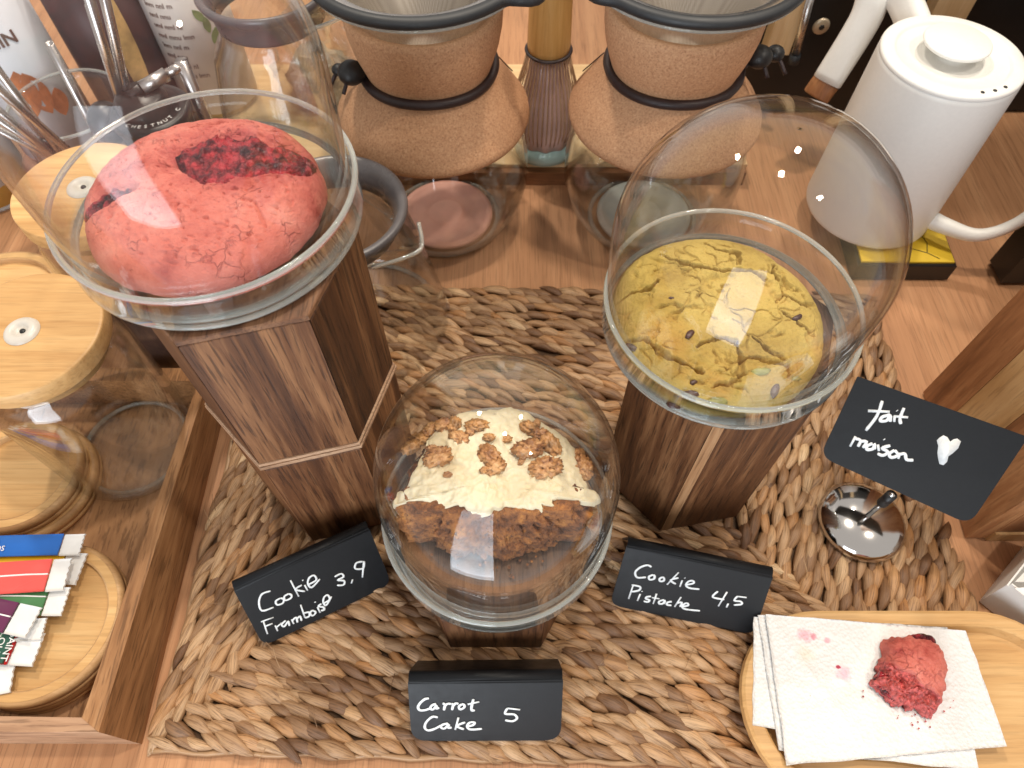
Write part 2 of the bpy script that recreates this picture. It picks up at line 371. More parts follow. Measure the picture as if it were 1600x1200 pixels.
# cream frosting
m, nt, b = nmat('cream_frosting'); v = coords(nt); f = noi(nt, v, 120, 5, 0.6); h = noi(nt, v, 22, 3)
nt.links.new(ramp(nt, h, [(0.35, (.68, .57, .36)), (0.6, (.76, .68, .48))]), b.inputs['Base Color'])
b.inputs['Roughness'].default_value = 0.5; b.inputs['Subsurface Weight'].default_value = 0.15; b.inputs['Subsurface Radius'].default_value = (.004, .003, .0015)
bump(nt, b, f, 0.5, 0.003); M['cream'] = m
# walnut
m, nt, b = nmat('walnut'); v = coords(nt); f = noi(nt, v, 130, 5, 0.65, 0.6)
nt.links.new(ramp(nt, f, [(0.33, (.14, .045, .015)), (0.47, (.42, .19, .065)), (0.62, (.62, .34, .14)), (0.78, (.72, .48, .25))]), b.inputs['Base Color'])
b.inputs['Roughness'].default_value = 0.42; bump(nt, b, f, 0.6, 0.0015); M['walnut'] = m
M['walnut_pale'] = plain('pale_walnut', (.52, .26, .09), .42, 0, .28, 160, .5)
# napkin paper
m, nt, b = nmat('paper_napkin'); v = coords(nt, objrand=False)
f = noi(nt, v, 260, 4, 0.6)
vo = nt.nodes.new('ShaderNodeTexVoronoi'); vo.inputs['Scale'].default_value = 420; nt.links.new(v, vo.inputs['Vector'])
NAPMAT = (m, nt, b, v, f, vo); M['napkin'] = m

# ------------------------------------------------------------------ from a sight line to a place on a real surface (used for lettering and corners)
_F = Vector((0, cos(PITCH), -sin(PITCH))); _U = Vector((0, sin(PITCH), cos(PITCH))); _C = Vector((0, 0, CAMH))
def sight(px, py): return _F * FPX + Vector((1, 0, 0)) * (px - 800) + _U * (600 - py)
def at(px, py, z=0.0):
    d = sight(px, py); return _C + d * ((z - CAMH) / d.z)
def onplane(px, py, p0, nrm):
    d = sight(px, py); return _C + d * ((Vector(p0) - _C).dot(nrm) / d.dot(nrm))

# ================================================================== SETTING
tb = mesh('table_top', *box(-1.3, 1.3, -0.05, 1.5, -0.03, 0.0), M['table'], smooth=False); tag(tb, kind='structure')
bd = thing('pine_board', (0.03, 0.68, 0), 'pale wooden board with brown front edge behind the pour over coffee makers', 'board')
mesh('board_top', *prism([(-.36, .617), (.26, .617), (.26, .80), (-.36, .80)], 0.018, 0.0225, .0006), M['pine'], bd, False)
mesh('board_edge', *box(-.359, .259, .609, .799, 0.0, 0.0178), M['board_edge'], bd, False)

# ================================================================== WOVEN MAT
MX0, MX1, MY0, MY1 = -.245, .352, .036, .452
mroot = thing('seagrass_mat', (.05, .24, 0), 'brown woven seagrass mat under the three cake stands', 'mat')
MROT = Matrix.Rotation(radians(-1.2), 3, 'Z')
mc = Vector(((MX0 + MX1) / 2, (MY0 + MY1) / 2, 0))
def mrot(x, y, z=0): q = MROT @ (Vector((x, y, 0)) - mc) + mc; return Vector((q.x, q.y, z))
cor = [mrot(x, y) for x, y in ((MX0 + .006, MY0 + .006), (MX1 - .006, MY0 + .006), (MX1 - .006, MY1 - .006), (MX0 + .006, MY1 - .006))]
mesh('underside', *prism([(c.x, c.y) for c in cor], 0.0006, 0.0045), M['mat_back'], mroot, False)
def strand_shape(seed, L=.0330, Wd=.0045, Hh=.0046, n=9, k=9):
    rr = random.Random(seed); V, F, UV = [], [], []
    ph = rr.uniform(0, 6); bend = rr.uniform(-.0014, .0014); tw = rr.uniform(-.5, .5)
    fat = rr.uniform(.85, 1.15)
    for i in range(n + 1):
        t = i / n; s = max(0.0, sin(pi * t)) ** .62; s = max(s, .10)
        x = (t - .5) * L; yc = bend * sin(pi * t); zc = .0030 * sin(pi * t) - .0012
        for j in range(k):
            a = 2 * pi * j / k
            fold = 1 + .15 * cos(2 * a + ph + tw * t * 3) + .12 * cos(3 * a + ph * 2)
            V.append((x, yc + Wd * fat * s * cos(a + tw * (t - .5)) * fold, zc + Hh * s * sin(a + tw * (t - .5)) * fold * .8))
            UV.append((t * 3 + seed, j / k * 2.0))
    for i in range(n):
        for j in range(k):
            l = (j + 1) % k; F.append((i * k + j, i * k + l, (i + 1) * k + l, (i + 1) * k + j))
    return V, F, UV
SHAPES = [strand_shape(i + 1) for i in range(8)]
SMESH = []
for i, (V, F, UV) in enumerate(SHAPES):
    me = bpy.data.meshes.new('strand'); me.from_pydata(V, [], F); me.update(); me.materials.append(M['seagrass'])
    me.polygons.foreach_set('use_smooth', [True] * len(me.polygons))
    ul = me.uv_layers.new(name='UVMap')
    for p in me.polygons:
        for li in p.loop_indices: ul.data[li].uv = UV[me.loops[li].vertex_index]
    SMESH.append(me)
places = []
ring = 0; pitch = .0099
while True:
    d = .0056 + ring * pitch
    x0, x1, y0, y1 = MX0 + d, MX1 - d, MY0 + d, MY1 - d
    if y1 - y0 < .004: break
    sides = [((x0, y0), (x1, y0), 0), ((x1, y0), (x1, y1), 90), ((x1, y1), (x0, y1), 180), ((x0, y1), (x0, y0), 270)]
    for (ax, ay), (bx, by), ang in sides:
        L = math.hypot(bx - ax, by - ay); nn = max(1, int(L / .0122)); off = random.random() * .7
        for k in range(nn + 1):
            t = (k + off * .6) / nn
            if t > 1.0: continue
            wob = .0011 * sin(k * .55 + ring * 1.9)
            slant = -23 + random.gauss(0, 6)
            if random.random() < .05: slant += random.uniform(-28, 28)
            nx, ny = -(by - ay) / L, (bx - ax) / L
            x = ax + (bx - ax) * t + nx * wob + random.gauss(0, .0007); y = ay + (by - ay) * t + ny * wob + random.gauss(0, .0007)
            q = mrot(x, y, .0072 + random.gauss(0, .0008) + .0012 * sin(x * 31) * cos(y * 27))
            s = random.uniform(.86, 1.17) * (.92 if ring == 0 else 1)
            places.append((q, radians(ang + slant - 1.2), random.gauss(0, .10) + .07, random.gauss(0, .22), s, random.uniform(.85, 1.2)))
    ring += 1
def proj(v):
    d = v - _C; k = d.dot(_F); return 800 + FPX * d.x / k, 600 - FPX * d.dot(_U) / k, k
def seen(q):
    x, y, k = proj(q)
    if not (0 < x < 1600 and 0 < y < 1200): return False
    if q.x > .165 and q.y < .135: return False
    for px, py, r in ((775, 760, 195), (1150, 560, 215), (420, 640, 150), (1080, 700, 110), (480, 915, 90), (1085, 915, 90), (758, 1112, 100), (1345, 812, 60)):
        if math.hypot(px - x, py - y) < r: return False
    return True
order = sorted(range(len(places)), key=lambda i: (0 if seen(places[i][0]) else 1, proj(places[i][0])[2]))
single = set(order[:295])
bulkV, bulkF, bulkUV = [], [], []
for i, (q, yaw, pit, roll, s, sl) in enumerate(places):
    R = Matrix.Rotation(yaw, 4, 'Z') @ Matrix.Rotation(pit, 4, 'Y') @ Matrix.Rotation(roll, 4, 'X')
    Mx = Matrix.Translation(q) @ R @ Matrix.Diagonal((s * sl, s, s, 1))
    k = random.randrange(8)
    if i in single:
        o = bpy.data.objects.new('strand', SMESH[k]); COL.objects.link(o); o.parent = mroot
        o.matrix_basis = Matrix.Translation(-mroot.location) @ Mx
    else:
        V, F, UV = SHAPES[k]; n = len(bulkV)
        bulkV += [tuple(Mx @ Vector(v)) for v in V]; bulkF += [tuple(a + n for a in f) for f in F]; bulkUV += [(u + k, w) for u, w in UV]
o = mesh('woven_strands', bulkV, bulkF, M['seagrass'], mroot, True, uvs=bulkUV); tag(o, kind='stuff')
# loose fibres sticking out of the weave
fib = []
for k in range(70):
    i = random.choice(order[:900]); q = places[i][0]; a = random.uniform(0, 6.28); l = random.uniform(.008, .022)
    p0 = q + Vector((0, 0, .004)); p2 = q + Vector((cos(a) * l, sin(a) * l, .005 + random.uniform(0, .004))); p1 = (p0 + p2) / 2 + Vector((0, 0, .003))
    fib.append(tube(smoothline([p0, p1, p2], 3), .00022, 4))
fb = mesh('loose_fibres', *join(*fib), M['seagrass'], mroot); tag(fb, kind='stuff')
mesh('rim_braid', *tube([mrot(MX0 + .001 + .001 * sin(i), MY0 + (MY1 - MY0) * i / 40, .004) for i in range(41)] , .0022, 5), M['seagrass'], mroot)
mesh('rim_braid', *tube([mrot(MX0 + (MX1 - MX0) * i / 60, MY0 + .001 + .001 * sin(i * 1.3), .004) for i in range(61)], .0022, 5), M['seagrass'], mroot)
MZ = .0125

# ================================================================== PEDESTALS
def hexpts(c, R, a0): return [(c[0] + R * cos(radians(a0 + 60 * i)), c[1] + R * sin(radians(a0 + 60 * i))) for i in range(6)]
def pedestal(c, R, a0, tiers, label):
    """tiers: list of (z0, z1)"""
    t = thing('wooden_pedestal', (c[0], c[1], MZ), label, 'pedestal', 'six sided wooden pedestals on the mat')
    for ti, (z0, z1) in enumerate(tiers):
        P6 = hexpts(c, R, a0); cc = Vector(c)
        mesh('core', *prism(hexpts(c, R - .006, a0), z0 + .0003, z1 - .0045), M['ped'], t, False)
        for i in range(6):
            a, b = Vector(P6[i]), Vector(P6[(i + 1) % 6]); e = (b - a).normalized()
            ia, ib = a + (cc - a) * (.0085 / R), b + (cc - b) * (.0085 / R)
            g = .00025
            poly = [tuple(a + e * g), tuple(b - e * g), tuple(ib - e * g), tuple(ia + e * g)]
            if i == 0 and len(tiers) == 1 and R < .065:      # a pale sapwood stave along the front corner
                w_ = .0085; pa, pb = Vector(poly[0]), Vector(poly[1]); ja = pa + e * w_; jb = Vector(poly[3]) + e * (w_ - .003)
                mesh('sapwood_stave', *prism([tuple(pa), tuple(ja), tuple(jb), poly[3]], z0, z1 - .0042, .0003), M['ped_sap'], t, False)
                poly = [tuple(ja + e * .0002), poly[1], poly[2], tuple(jb + e * .0002)]
            mesh('side_panel', *prism(poly, z0, z1 - .0042, .0005), M['ped'], t, False)
        mesh('top_board', *prism(hexpts(c, R, a0), z1 - .0040, z1, .0006), M['ped_top'], t, False)
        if ti > 0:
            for (za, zb, ex) in ((z0 - .0062, z0 - .0034, .0020), (z0 - .0028, z0 - .0003, .0012)):
                mesh('moulding', *prism(hexpts(c, R + ex, a0), za, zb, .0005), M['ped_band'], t, False)
    return t
pedestal((-.141, .250), .0620, 254.6, [(MZ, .147), (.153, .2832)], 'tallest six sided dark wood pedestal under the pink raspberry cookie')
pedestal((.139, .259), .0640, 251.0, [(MZ, .2027)], 'middle height six sided wood pedestal under the green pistachio cookie')
pedestal((-.012, .167), .0660, 240.0, [(MZ, .0942)], 'short six sided dark wood pedestal under the carrot cake')

# ================================================================== GLASS DISHES AND DOMES
def dish(c, z, label, R=.0755):
    t = thing('glass_dish', (c[0], c[1], z), label, 'dish', 'shallow glass dishes on the pedestals')
    h = .0230; Rb = R - .0008
    prof = [(.0001, 0), (Rb - .003, 0)] + arc(Rb - .003, .003, .003, -90, 0, 5)[1:] + [(R - .0022, h - .002)] + arc(R - .0015, h - .0008, .0017, -30, 150, 6) + \
           [(R - .0028, h - .004), (Rb - .0020, .0042), (Rb - .0035, .0028), (.0001, .0024)]
    mesh('dish_body', *lathe(prof, (c[0], c[1], z), 96), M['glass_dish'], t)
    mesh('foot_edge', *lathe(arc(Rb - .0022, .0020, .0016, 0, 330, 9), (c[0], c[1], z), 96, True), M['glass_rim'], t)
    mesh('rolled_rim', *lathe(arc(R - .0014, h + .0002, .0015, 0, 345, 11), (c[0], c[1], z), 96, True), M['glass_rim'], t)
    return t
def dome(c, z, label, R=.0712, s=.074, bulge=.0015):
    t = thing('glass_dome', (c[0], c[1], z), label, 'glass dome', 'clear glass domes over the cakes')
    th = .0018
    Rs = R + bulge; wall = [(R + bulge * sstep(0, 1, k / 8), .002 + (s - .002) * k / 8) for k in range(9)]
    out = wall + [(Rs * cos(radians(a)), s + Rs * sin(radians(a))) for a in range(4, 90, 4)] + [(.0004, s + Rs)]
    inn = [(.0004, s + Rs - th)] + [((Rs - th) * cos(radians(a)), s + (Rs - th) * sin(radians(a))) for a in range(88, 0, -4)] + [(r - th, z_) for r, z_ in wall[::-1]]
    mesh('dome_shell', *lathe(out + inn, (c[0], c[1], z), 96, True), M['glass'], t)
    V, F = lathe(arc(R - .0009, .0018, .0018, 0, 330, 9), (c[0], c[1], z), 128, True)
    V = [(x, y, zz + .00025 * noise.noise(Vector((x * 160, y * 160, 3)))) for x, y, zz in V]
    mesh('dome_rim', V, F, M['glass_rim'], t)
    return t
LC, LZ = (-.1527, .2695), .2838
RC, RZ = (.1295, .2605), .2034
CC, CZ = (-.0097, .1755), .0948
dish(LC, LZ, 'clear glass dish holding the pink raspberry cookie on the tallest pedestal')
dish(RC, RZ, 'clear glass dish holding the green pistachio cookie')
dish(CC, CZ, 'clear glass dish holding the carrot cake on the short pedestal')
dome(LC, LZ + .0032, 'clear glass dome over the pink raspberry cookie')
dome((RC[0] - .0022, RC[1] - .0005), RZ + .0026, 'clear glass dome over the green pistachio cookie', .0712, .068, .0030)
dome((CC[0] + .001, CC[1] - .001), CZ + .0026, 'clear glass dome over the carrot cake', .0704, .075)

# ================================================================== COOKIES
def crackf(x, y, f, w, seed, ex=0):
    p = Vector((x * f + seed, y * f - seed, seed * 1.3 + ex))
    p = p + Vector((noise.noise(p * 1.7), noise.noise(p * 1.7 + Vector((9, 9, 9))), 0)) * .45
    d = noise.voronoi(p)[0]; return 1 - sstep(0, w, d[1] - d[0])
def edgeR(R, a, seed, amp=.035):
    return R * (1 + amp * noise.noise(Vector((cos(a) * 1.3 + seed, sin(a) * 1.3, seed))) + amp * .4 * noise.noise(Vector((cos(a) * 5, sin(a) * 5 + seed, 0))) + amp * .18 * noise.noise(Vector((cos(a) * 16, sin(a) * 16 + seed, 2))))
def cookie_mesh(R, h, zf, seed, nr=120, na=330):
    V, F = [], []
    V.append((0, 0, zf(0, 0) + h))
    for i in range(1, nr + 1):
        u = i / nr
        for k in range(na):
            a = 2 * pi * k / na; Re = edgeR(R, a, seed); r = Re * sin(u * pi / 2) ** .9 if u > 0 else 0
            x, y = r * cos(a), r * sin(a)
            prof = (max(0, 1 - (r / Re) ** 3.6)) ** .42
            fade = sstep(0, .25, 1 - r / Re) * .85 + .15
            V.append((x, y, h * prof + zf(x, y) * fade))
    for k in range(na): F.append((0, 1 + k, 1 + (k + 1) % na))
    for i in range(1, nr):
        for k in range(na):
            l = (k + 1) % na; a0 = 1 + (i - 1) * na; b0 = 1 + i * na; F.append((a0 + k, b0 + k, b0 + l, a0 + l))
    n = len(V)
    for k in range(na):
        a = 2 * pi * k / na; Re = edgeR(R, a, seed) * .95; V.append((Re * cos(a), Re * sin(a), -.0030))
    for k in range(na): l = (k + 1) % na; F.append((1 + (nr - 1) * na + k, n + k, n + l, 1 + (nr - 1) * na + l))
    F.append(tuple(range(n + na - 1, n - 1, -1)))
    return V, F
def seg(x, y, pts, ws):
    best = 9
    for i in range(len(pts) - 1):
        a, b = Vector(pts[i]), Vector(pts[i + 1]); p = Vector((x, y)); ab = b - a
        t = min(1, max(0, (p - a).dot(ab) / ab.dot(ab))); d = (p - (a + ab * t)).length / (ws[i] + (ws[i + 1] - ws[i]) * t)
        best = min(best, d)
    return best
JA, JW = [(-.010, .0095), (.008, .0115), (.030, .0145), (.0560, .0175)], [.0090, .0200, .0140, .0112]
JB, JBW = [(-.054, -.019), (-.044, -.0125), (-.029, -.0085)], [.0035, .0050, .0034]
def zrasp(x, y):
    z = .0022 * noise.noise(Vector((x * 28, y * 28, 4))) + .0012 * fbm((x * 95, y * 95, 1), 4) + .00045 * fbm((x * 420, y * 420, 1), 3)
    rr = fbm((x * 60, y * 60, 8), 3)
    z += .0030 * sstep(.055, .0, math.hypot(x + .0, y))
    dj = seg(x, y, JA, JW); z -= .0026 * (1 - sstep(.55, 1.25, dj)); z += .0006 * sstep(1.0, 1.4, dj) * (1 - sstep(1.4, 2.2, dj)); z += .0008 * fbm((x * 230, y * 230, 21), 3) * (1 - sstep(1.0, 2.6, dj))
    db = seg(x, y, JB, JBW); z -= .0045 * (1 - sstep(.2, 1.7, db))
    # fold running under the jam towards the left, and the long crack at the upper rim
    z -= .0026 * (1 - sstep(.0, 1.6, seg(x, y, [(-.014, .040), (.000, .043), (.008, .047)], [.0015, .0022, .001])))
    z -= .0015 * (1 - sstep(0, 1.5, seg(x, y, [(.034, -.018), (.038, -.026), (.040, -.030)], [.0008, .001, .0006])))
    z -= .0004 * crackf(x, y, 95, .06, 3) * sstep(.06, .2, abs(rr) + .03)
    pit = noise.noise(Vector((x * 330, y * 330, 7)))
    z -= .0012 * sstep(.34, .58, pit) + .0009 * sstep(.36, .55, noise.noise(Vector((x * 170, y * 300, 17))))
    return z
rx, ry = -.1582, .2728
V, F = cookie_mesh(.0605, .0205, zrasp, 2.0, 170, 480)
RZ0 = LZ + .0055
rc = thing('raspberry_cookie', (rx, ry, RZ0), 'thick pink raspberry cookie with dark red jam in a cleft', 'cookie')
mesh('dough', [(x + rx, y + ry, z + RZ0) for x, y, z in V], F, M['rasp'], rc)
def hrasp(x, y):
    r = math.hypot(x, y); Re = edgeR(.0605, math.atan2(y, x), 2.0); u = min(1, r / Re)
    fade = sstep(0, .25, 1 - u) * .85 + .15
    return .0205 * (max(0, 1 - u ** 3.6)) ** .42 + zrasp(x, y) * fade
def jam_mesh(path, ws, lift, seed, n=90, m=34):
    line = smoothline([(x, y, 0) for x, y in path], n // (len(path) - 1)); L = len(line); V, F = [], []
    for i, p in enumerate(line):
        t = i / (L - 1); q = t * (len(ws) - 1); k = min(int(q), len(ws) - 2); w = ws[k] + (ws[k + 1] - ws[k]) * (q - k)
        w *= (max(.03, 1 - abs(2 * t - 1) ** 5)) ** .5 * (1.05 + .22 * noise.noise(Vector((t * 9, seed, 1))))
        a = line[max(i - 1, 0)]; b = line[min(i + 1, L - 1)]; tg = (b - a).normalized(); nr_ = Vector((-tg.y, tg.x, 0))
        for j in range(m + 1):
            s = 2 * j / m - 1; ww = w * (1 + .26 * noise.noise(Vector((t * 6, (s > 0) * 5.0 + seed, seed + 4))) + .07 * noise.noise(Vector((t * 26, (s > 0) * 9.0, seed))))
            x, y = p.x + nr_.x * ww * s, p.y + nr_.y * ww * s
            bl = (1 - abs(s) ** 2.6)
            z = hrasp(x, y) + lift * bl - .0010 * (1 - bl) + bl * (.0016 * fbm((x * 190, y * 190, seed), 3) + .0020 * abs(noise.noise(Vector((x * 150, y * 150, seed))))) - .0014 * (1 - bl) * noise.noise(Vector((x * 260, y * 260, 3)))
            V.append((x + rx, y + ry, z + RZ0))
    for i in range(L - 1):
        for j in range(m): a = i * (m + 1) + j; F.append((a, a + m + 1, a + m + 2, a + 1))
    return V, F
mesh('jam', *jam_mesh(JA, JW, .0026, 3), M['jam'], rc)
mesh('jam', *jam_mesh(JB, JBW, .0012, 5), M['jam'], rc)

CR = [  # long cracks of the pistachio cookie, local metres
    [(-.061, .006), (-.050, .012), (-.040, .013), (-.034, .018)], [(-.030, .042), (-.024, .036), (-.010, .030), (.004, .026), (.024, .026), (.030, .020)],
    [(.000, .052), (.004, .045), (.018, .042), (.016, .030)], [(-.056, -.020), (-.046, -.022), (-.036, -.033), (-.024, -.040), (-.016, -.044)],
    [(.040, .036), (.036, .026), (.038, .020)], [(.040, .010), (.050, .004), (.060, .006)], [(.036, -.004), (.046, -.012), (.052, -.018)],
    [(-.018, -.028), (-.006, -.024), (.004, -.026), (.006, -.038), (.016, -.037), (.032, -.040), (.034, -.050)], [(.014, -.024), (.020, -.030), (.030, -.036)], [(-.010, -.053), (.004, -.050), (.006, -.038)]]
def zpist(x, y):
    z = .0018 * noise.noise(Vector((x * 24, y * 24, 14))) + .0008 * fbm((x * 90, y * 90, 11), 4) + .00042 * fbm((x * 480, y * 480, 1), 3)
    wx = x + .0017 * noise.noise(Vector((x * 190, y * 190, 2))) + .0007 * noise.noise(Vector((x * 520, y * 520, 2))); wy = y + .0017 * noise.noise(Vector((x * 190, y * 190, 6))) + .0007 * noise.noise(Vector((x * 520, y * 520, 6)))
    for k, c in enumerate(CR):
        d = seg(wx, wy, c, [.0010 + .0005 * ((k * 3 + i) % 3) for i in range(len(c))])
        if d < 3.5: z -= .0052 * (1 - sstep(.15, 1.15, d)); z += .0011 * (1 - sstep(1.0, 3.5, d))
    cr = crackf(x, y, 62, .07, 9) * sstep(.0, .25, noise.noise(Vector((x * 40, y * 40, 5))) + .05)
    q = Vector((wx * 40 + 7, wy * 40 - 3, 2.0)) + Vector((noise.noise(Vector((wx * 90, wy * 90, 0))), noise.noise(Vector((wx * 90, wy * 90, 9))), 0)) * .35
    dd, pp = noise.voronoi(q); hsh = noise.noise(pp[0] * 5.3)
    msk = sstep(-.10, .25, noise.noise(Vector((x * 30, y * 30, 12))) + .10)
    z += .0022 * hsh * msk; z -= .0030 * (1 - sstep(0, .13, dd[1] - dd[0])) * msk * sstep(-.3, .2, noise.noise(Vector((x * 130, y * 130, 3))))
    z -= .0020 * cr
    z += .0008 * (crackf(x, y, 24, .3, 2))
    return z
px_, py_ = .1215, .2565; PZ0 = RZ + .0060
V, F = cookie_mesh(.0640, .0180, zpist, 5.0, 210, 620)
pc = thing('pistachio_cookie', (px_, py_, PZ0), 'cracked yellow green pistachio cookie with dark chocolate chips', 'cookie')
mesh('dough', [(x + px_, y + py_, z + PZ0) for x, y, z in V], F, M['pist'], pc)
import bmesh
def blob(r, sub=3, amp=.25, f=1.6, seed=0, sc=(1, 1, 1), ridged=False):
    bm = bmesh.new(); bmesh.ops.create_icosphere(bm, subdivisions=sub, radius=1.0)
    V = []
    for v in bm.verts:
        p = v.co.normalized(); n = fbm(p * f + Vector((seed * 3.7, seed, 0)), 3)
        if ridged: n = .45 - abs(n) * 1.7 + .42 * noise.noise(p * f * 3.1 + Vector((seed, 0, 5))) - .30 * abs(noise.noise(p * f * 5.3 + Vector((0, seed, 5))))
        q = p * (1 + amp * n); V.append((q.x * r * sc[0], q.y * r * sc[1], q.z * r * sc[2]))
    F = [tuple(x.index for x in f_.verts) for f_ in bm.faces]; bm.free(); return V, F
def hpist(x, y):
    r = math.hypot(x, y); Re = edgeR(.0640, math.atan2(y, x), 5.0); u = min(1, r / Re)
    return .0180 * (max(0, 1 - u ** 3.6)) ** .42 + zpist(x, y) * (sstep(0, .25, 1 - u) * .85 + .15)
for i, (X, Y, a, s, mt, kind) in enumerate([(1078, 523, 50, .0030, 'choc', 'chocolate_chip'), (1082, 606, 5, .0046, 'choc', 'chocolate_chip'), (1062, 609, -20, .0032, 'choc', 'chocolate_chip'), (1216, 601, 70, .0040, 'choc', 'chocolate_chip'),
        (1247, 494, 30, .0028, 'choc', 'chocolate_chip'), (1152, 537, 60, .0014, 'choc', 'chocolate_chip'), (1048, 469, 0, .0013, 'choc', 'chocolate_chip'), (1088, 588, 40, .0026, 'choc', 'chocolate_chip'),
        (990, 533, -25, .0036, 'choc', 'chocolate_chip'), (1190, 578, 0, .0040, 'pistnut', 'pistachio_piece'), (1128, 616, 10, .0044, 'pistnut', 'pistachio_piece'), (1250, 582, 0, .0022, 'pistnut', 'pistachio_piece')]):
    p = at(X, Y, PZ0 + .017); lx, ly = p.x - px_, p.y - py_
    vf = xf(blob(s, 2, .35, 1.5, i, (1.35, .62, .42)), Matrix.Translation((p.x, p.y, PZ0 + hpist(lx, ly) + s * .10)) @ Matrix.Rotation(radians(a), 4, 'Z'))
    mesh(kind, *vf, M[mt], pc)

# ================================================================== CARROT CAKE
kx, ky, KZ = -.0120, .1790, CZ + .0030
KR, KH, CUT = .0640, .0440, -.0320
def kedge(a, grow=0.0, cut=CUT):
    R = KR * (1 + .03 * noise.noise(Vector((cos(a) * 2, sin(a) * 2, 3)))) * (.93 if sin(a) > 0 else 1) + grow
    s = sin(a)
    if s < -.05:
        xe = min(1.0, abs(cos(a) / s * cut) / KR); cut = cut * (1 - .34 * xe * xe)
        R = min(R, (cut - grow + .004 * noise.noise(Vector((cos(a) * 2.2, 1, 8)))) / s)
    return R
V, F = [], []; na, nh, nt_ = 300, 34, 30
for j in range(nh + 1):      # wall, bulging and crumbly
    u = j / nh
    for k in range(na):
        a = 2 * pi * k / na; Re = kedge(a) * (.93 + .07 * sin(u * pi)) - (.016 * u if sin(a) < -.2 else .010 * u ** 3) * (abs(sin(a)) ** .5)
        x, y, z = Re * cos(a), Re * sin(a), u * KH
        p = Vector((x, y, z)); n = .0046 * fbm(p * 95, 3) - .0042 * sstep(.12, .45, noise.noise(p * 210)) + .0018 * fbm(p * 420, 2)
        n = n * (1 - .7 * sstep(.70, .95, u)) - .0018 * sstep(.6, 1, u)
        V.append((x + cos(a) * n + kx, y + sin(a) * n + ky, z + .0012 * fbm(p * 120 + Vector((5, 5, 5)), 2) * (1 if 0 < j else 0) + KZ))
for j in range(nh):
    for k in range(na): l = (k + 1) % na; F.append((j * na + k, j * na + l, (j + 1) * na + l, (j + 1) * na + k))
n0 = nh * na; c0 = len(V)
prev = n0
for j in range(1, nt_):
    s = 1 - j / nt_; st = len(V)
    for k in range(na):
        v = V[n0 + k]; x = (v[0] - kx) * s; y = (v[1] - ky) * s
        V.append((x + kx, y + ky, KZ + KH + .003 * (1 - s * s) + .0009 * fbm((x * 130, y * 130, 2), 3)))
    for k in range(na): l = (k + 1) % na; F.append((prev + k, prev + l, st + l, st + k))
    prev = st
F.append(tuple(prev + k for k in range(na))); F.append(tuple(range(na - 1, -1, -1)))
kc = thing('carrot_cake', (kx, ky, KZ), 'cut carrot cake with cream frosting and walnuts in the short pedestal dish', 'cake')
mesh('crumb', V, F, M['crumb'], kc)
def hfrost(x, y):
    r = math.hypot(x, y); a = math.atan2(y, x); Re = kedge(a, .0012, CUT + .015)
    u = min(1, r / Re)
    lumps = .0034 * noise.noise(Vector((x * 42, y * 42, 9))) + .0020 * fbm((x * 110, y * 110, 5), 3, .55) - .0020 * abs(noise.noise(Vector((x * 120 + 2 * noise.noise(Vector((x * 90, y * 90, 0))), y * 95, 5))))
    return KH + .0045 + .0035 * (1 - u * u) + lumps - .0085 * u ** 5
V, F = [], []; nr = 70
V.append((kx, ky, KZ + hfrost(0, 0)))
for i in range(1, nr + 1):
    u = i / nr
    for k in range(na):
        a = 2 * pi * k / na
        back = 0; xx = -cos(a) / min(-.25, sin(a)) * .017
        w = ((.0058 * noise.noise(Vector((xx * 55, 3, 7))) + .0024 * noise.noise(Vector((xx * 150, 3, 7))) + .0006 * noise.noise(Vector((xx * 420, 3, 7)))) / max(.25, -sin(a))) if sin(a) < -.1 else .0045 * noise.noise(Vector((cos(a) * 3.2, sin(a) * 3.2, 21))) + .003 * noise.noise(Vector((cos(a) * 9, sin(a) * 9, 4))) + .0012 * noise.noise(Vector((cos(a) * 30, sin(a) * 30, 4)))
        back = -.009 if (sin(a) > -.2 and cos(a) < -.45) else 0.0
        Re = kedge(a, .0012, CUT + .019) * (1 if sin(a) < 0 else .985) + ((w if sin(a) < -.1 else w * .6) - .013 * math.exp(-((math.degrees(a) - 160) / 28) ** 2)) * u ** 4 + back * 0
        Re = KR * .97 * (1 - u ** 3) + Re * u ** 3 if False else Re
        if i <= nr - 6:
            t = u / ((nr - 6) / nr); r = Re * t; x, y = r * cos(a), r * sin(a); z = hfrost(x, y)
        else:
            q = (i - nr + 6) / 6; r = Re * (1 + .035 * sin(q * pi * .6)); x, y = r * cos(a), r * sin(a)
            z = hfrost(Re * cos(a), Re * sin(a)) - q * (.0060 + .0045 * max(0, noise.noise(Vector((cos(a) * 6, sin(a) * 6, 33))) + .2))
        V.append((x + kx, y + ky, z + KZ))
for k in range(na): F.append((0, 1 + k, 1 + (k + 1) % na))
for i in range(1, nr):
    for k in range(na): l = (k + 1) % na; a0 = 1 + (i - 1) * na; b0 = 1 + i * na; F.append((a0 + k, b0 + k, b0 + l, a0 + l))
F.append(tuple(1 + (nr - 1) * na + k for k in range(na)))
mesh('frosting', V, F, M['cream'], kc)
WN = [(655, 676, 0, 1.0), (672, 664, 40, .85), (694, 660, 10, 1.05), (709, 662, 80, .95), (685, 716, 25, 1.35), (718, 686, -25, 1.0), (745, 667, 0, 1.1), (766, 716, -50, 1.3), (774, 735, 30, 1.0),
      (791, 688, 10, .55), (735, 676, 60, .7), (838, 660, 80, .6), (640, 690, 30, .9), (676, 704, -10, .6), (905, 700, 40, .7), (757, 741, 20, .45), (700, 745, 0, .4), (815, 722, 60, .45), (828, 668, -30, 1.0), (846, 680, -20, .95), (826, 705, 10, 1.45), (860, 697, -60, 1.25), (852, 735, 15, 1.5), (912, 722, -70, 1.25), (764, 689, 0, .6)]
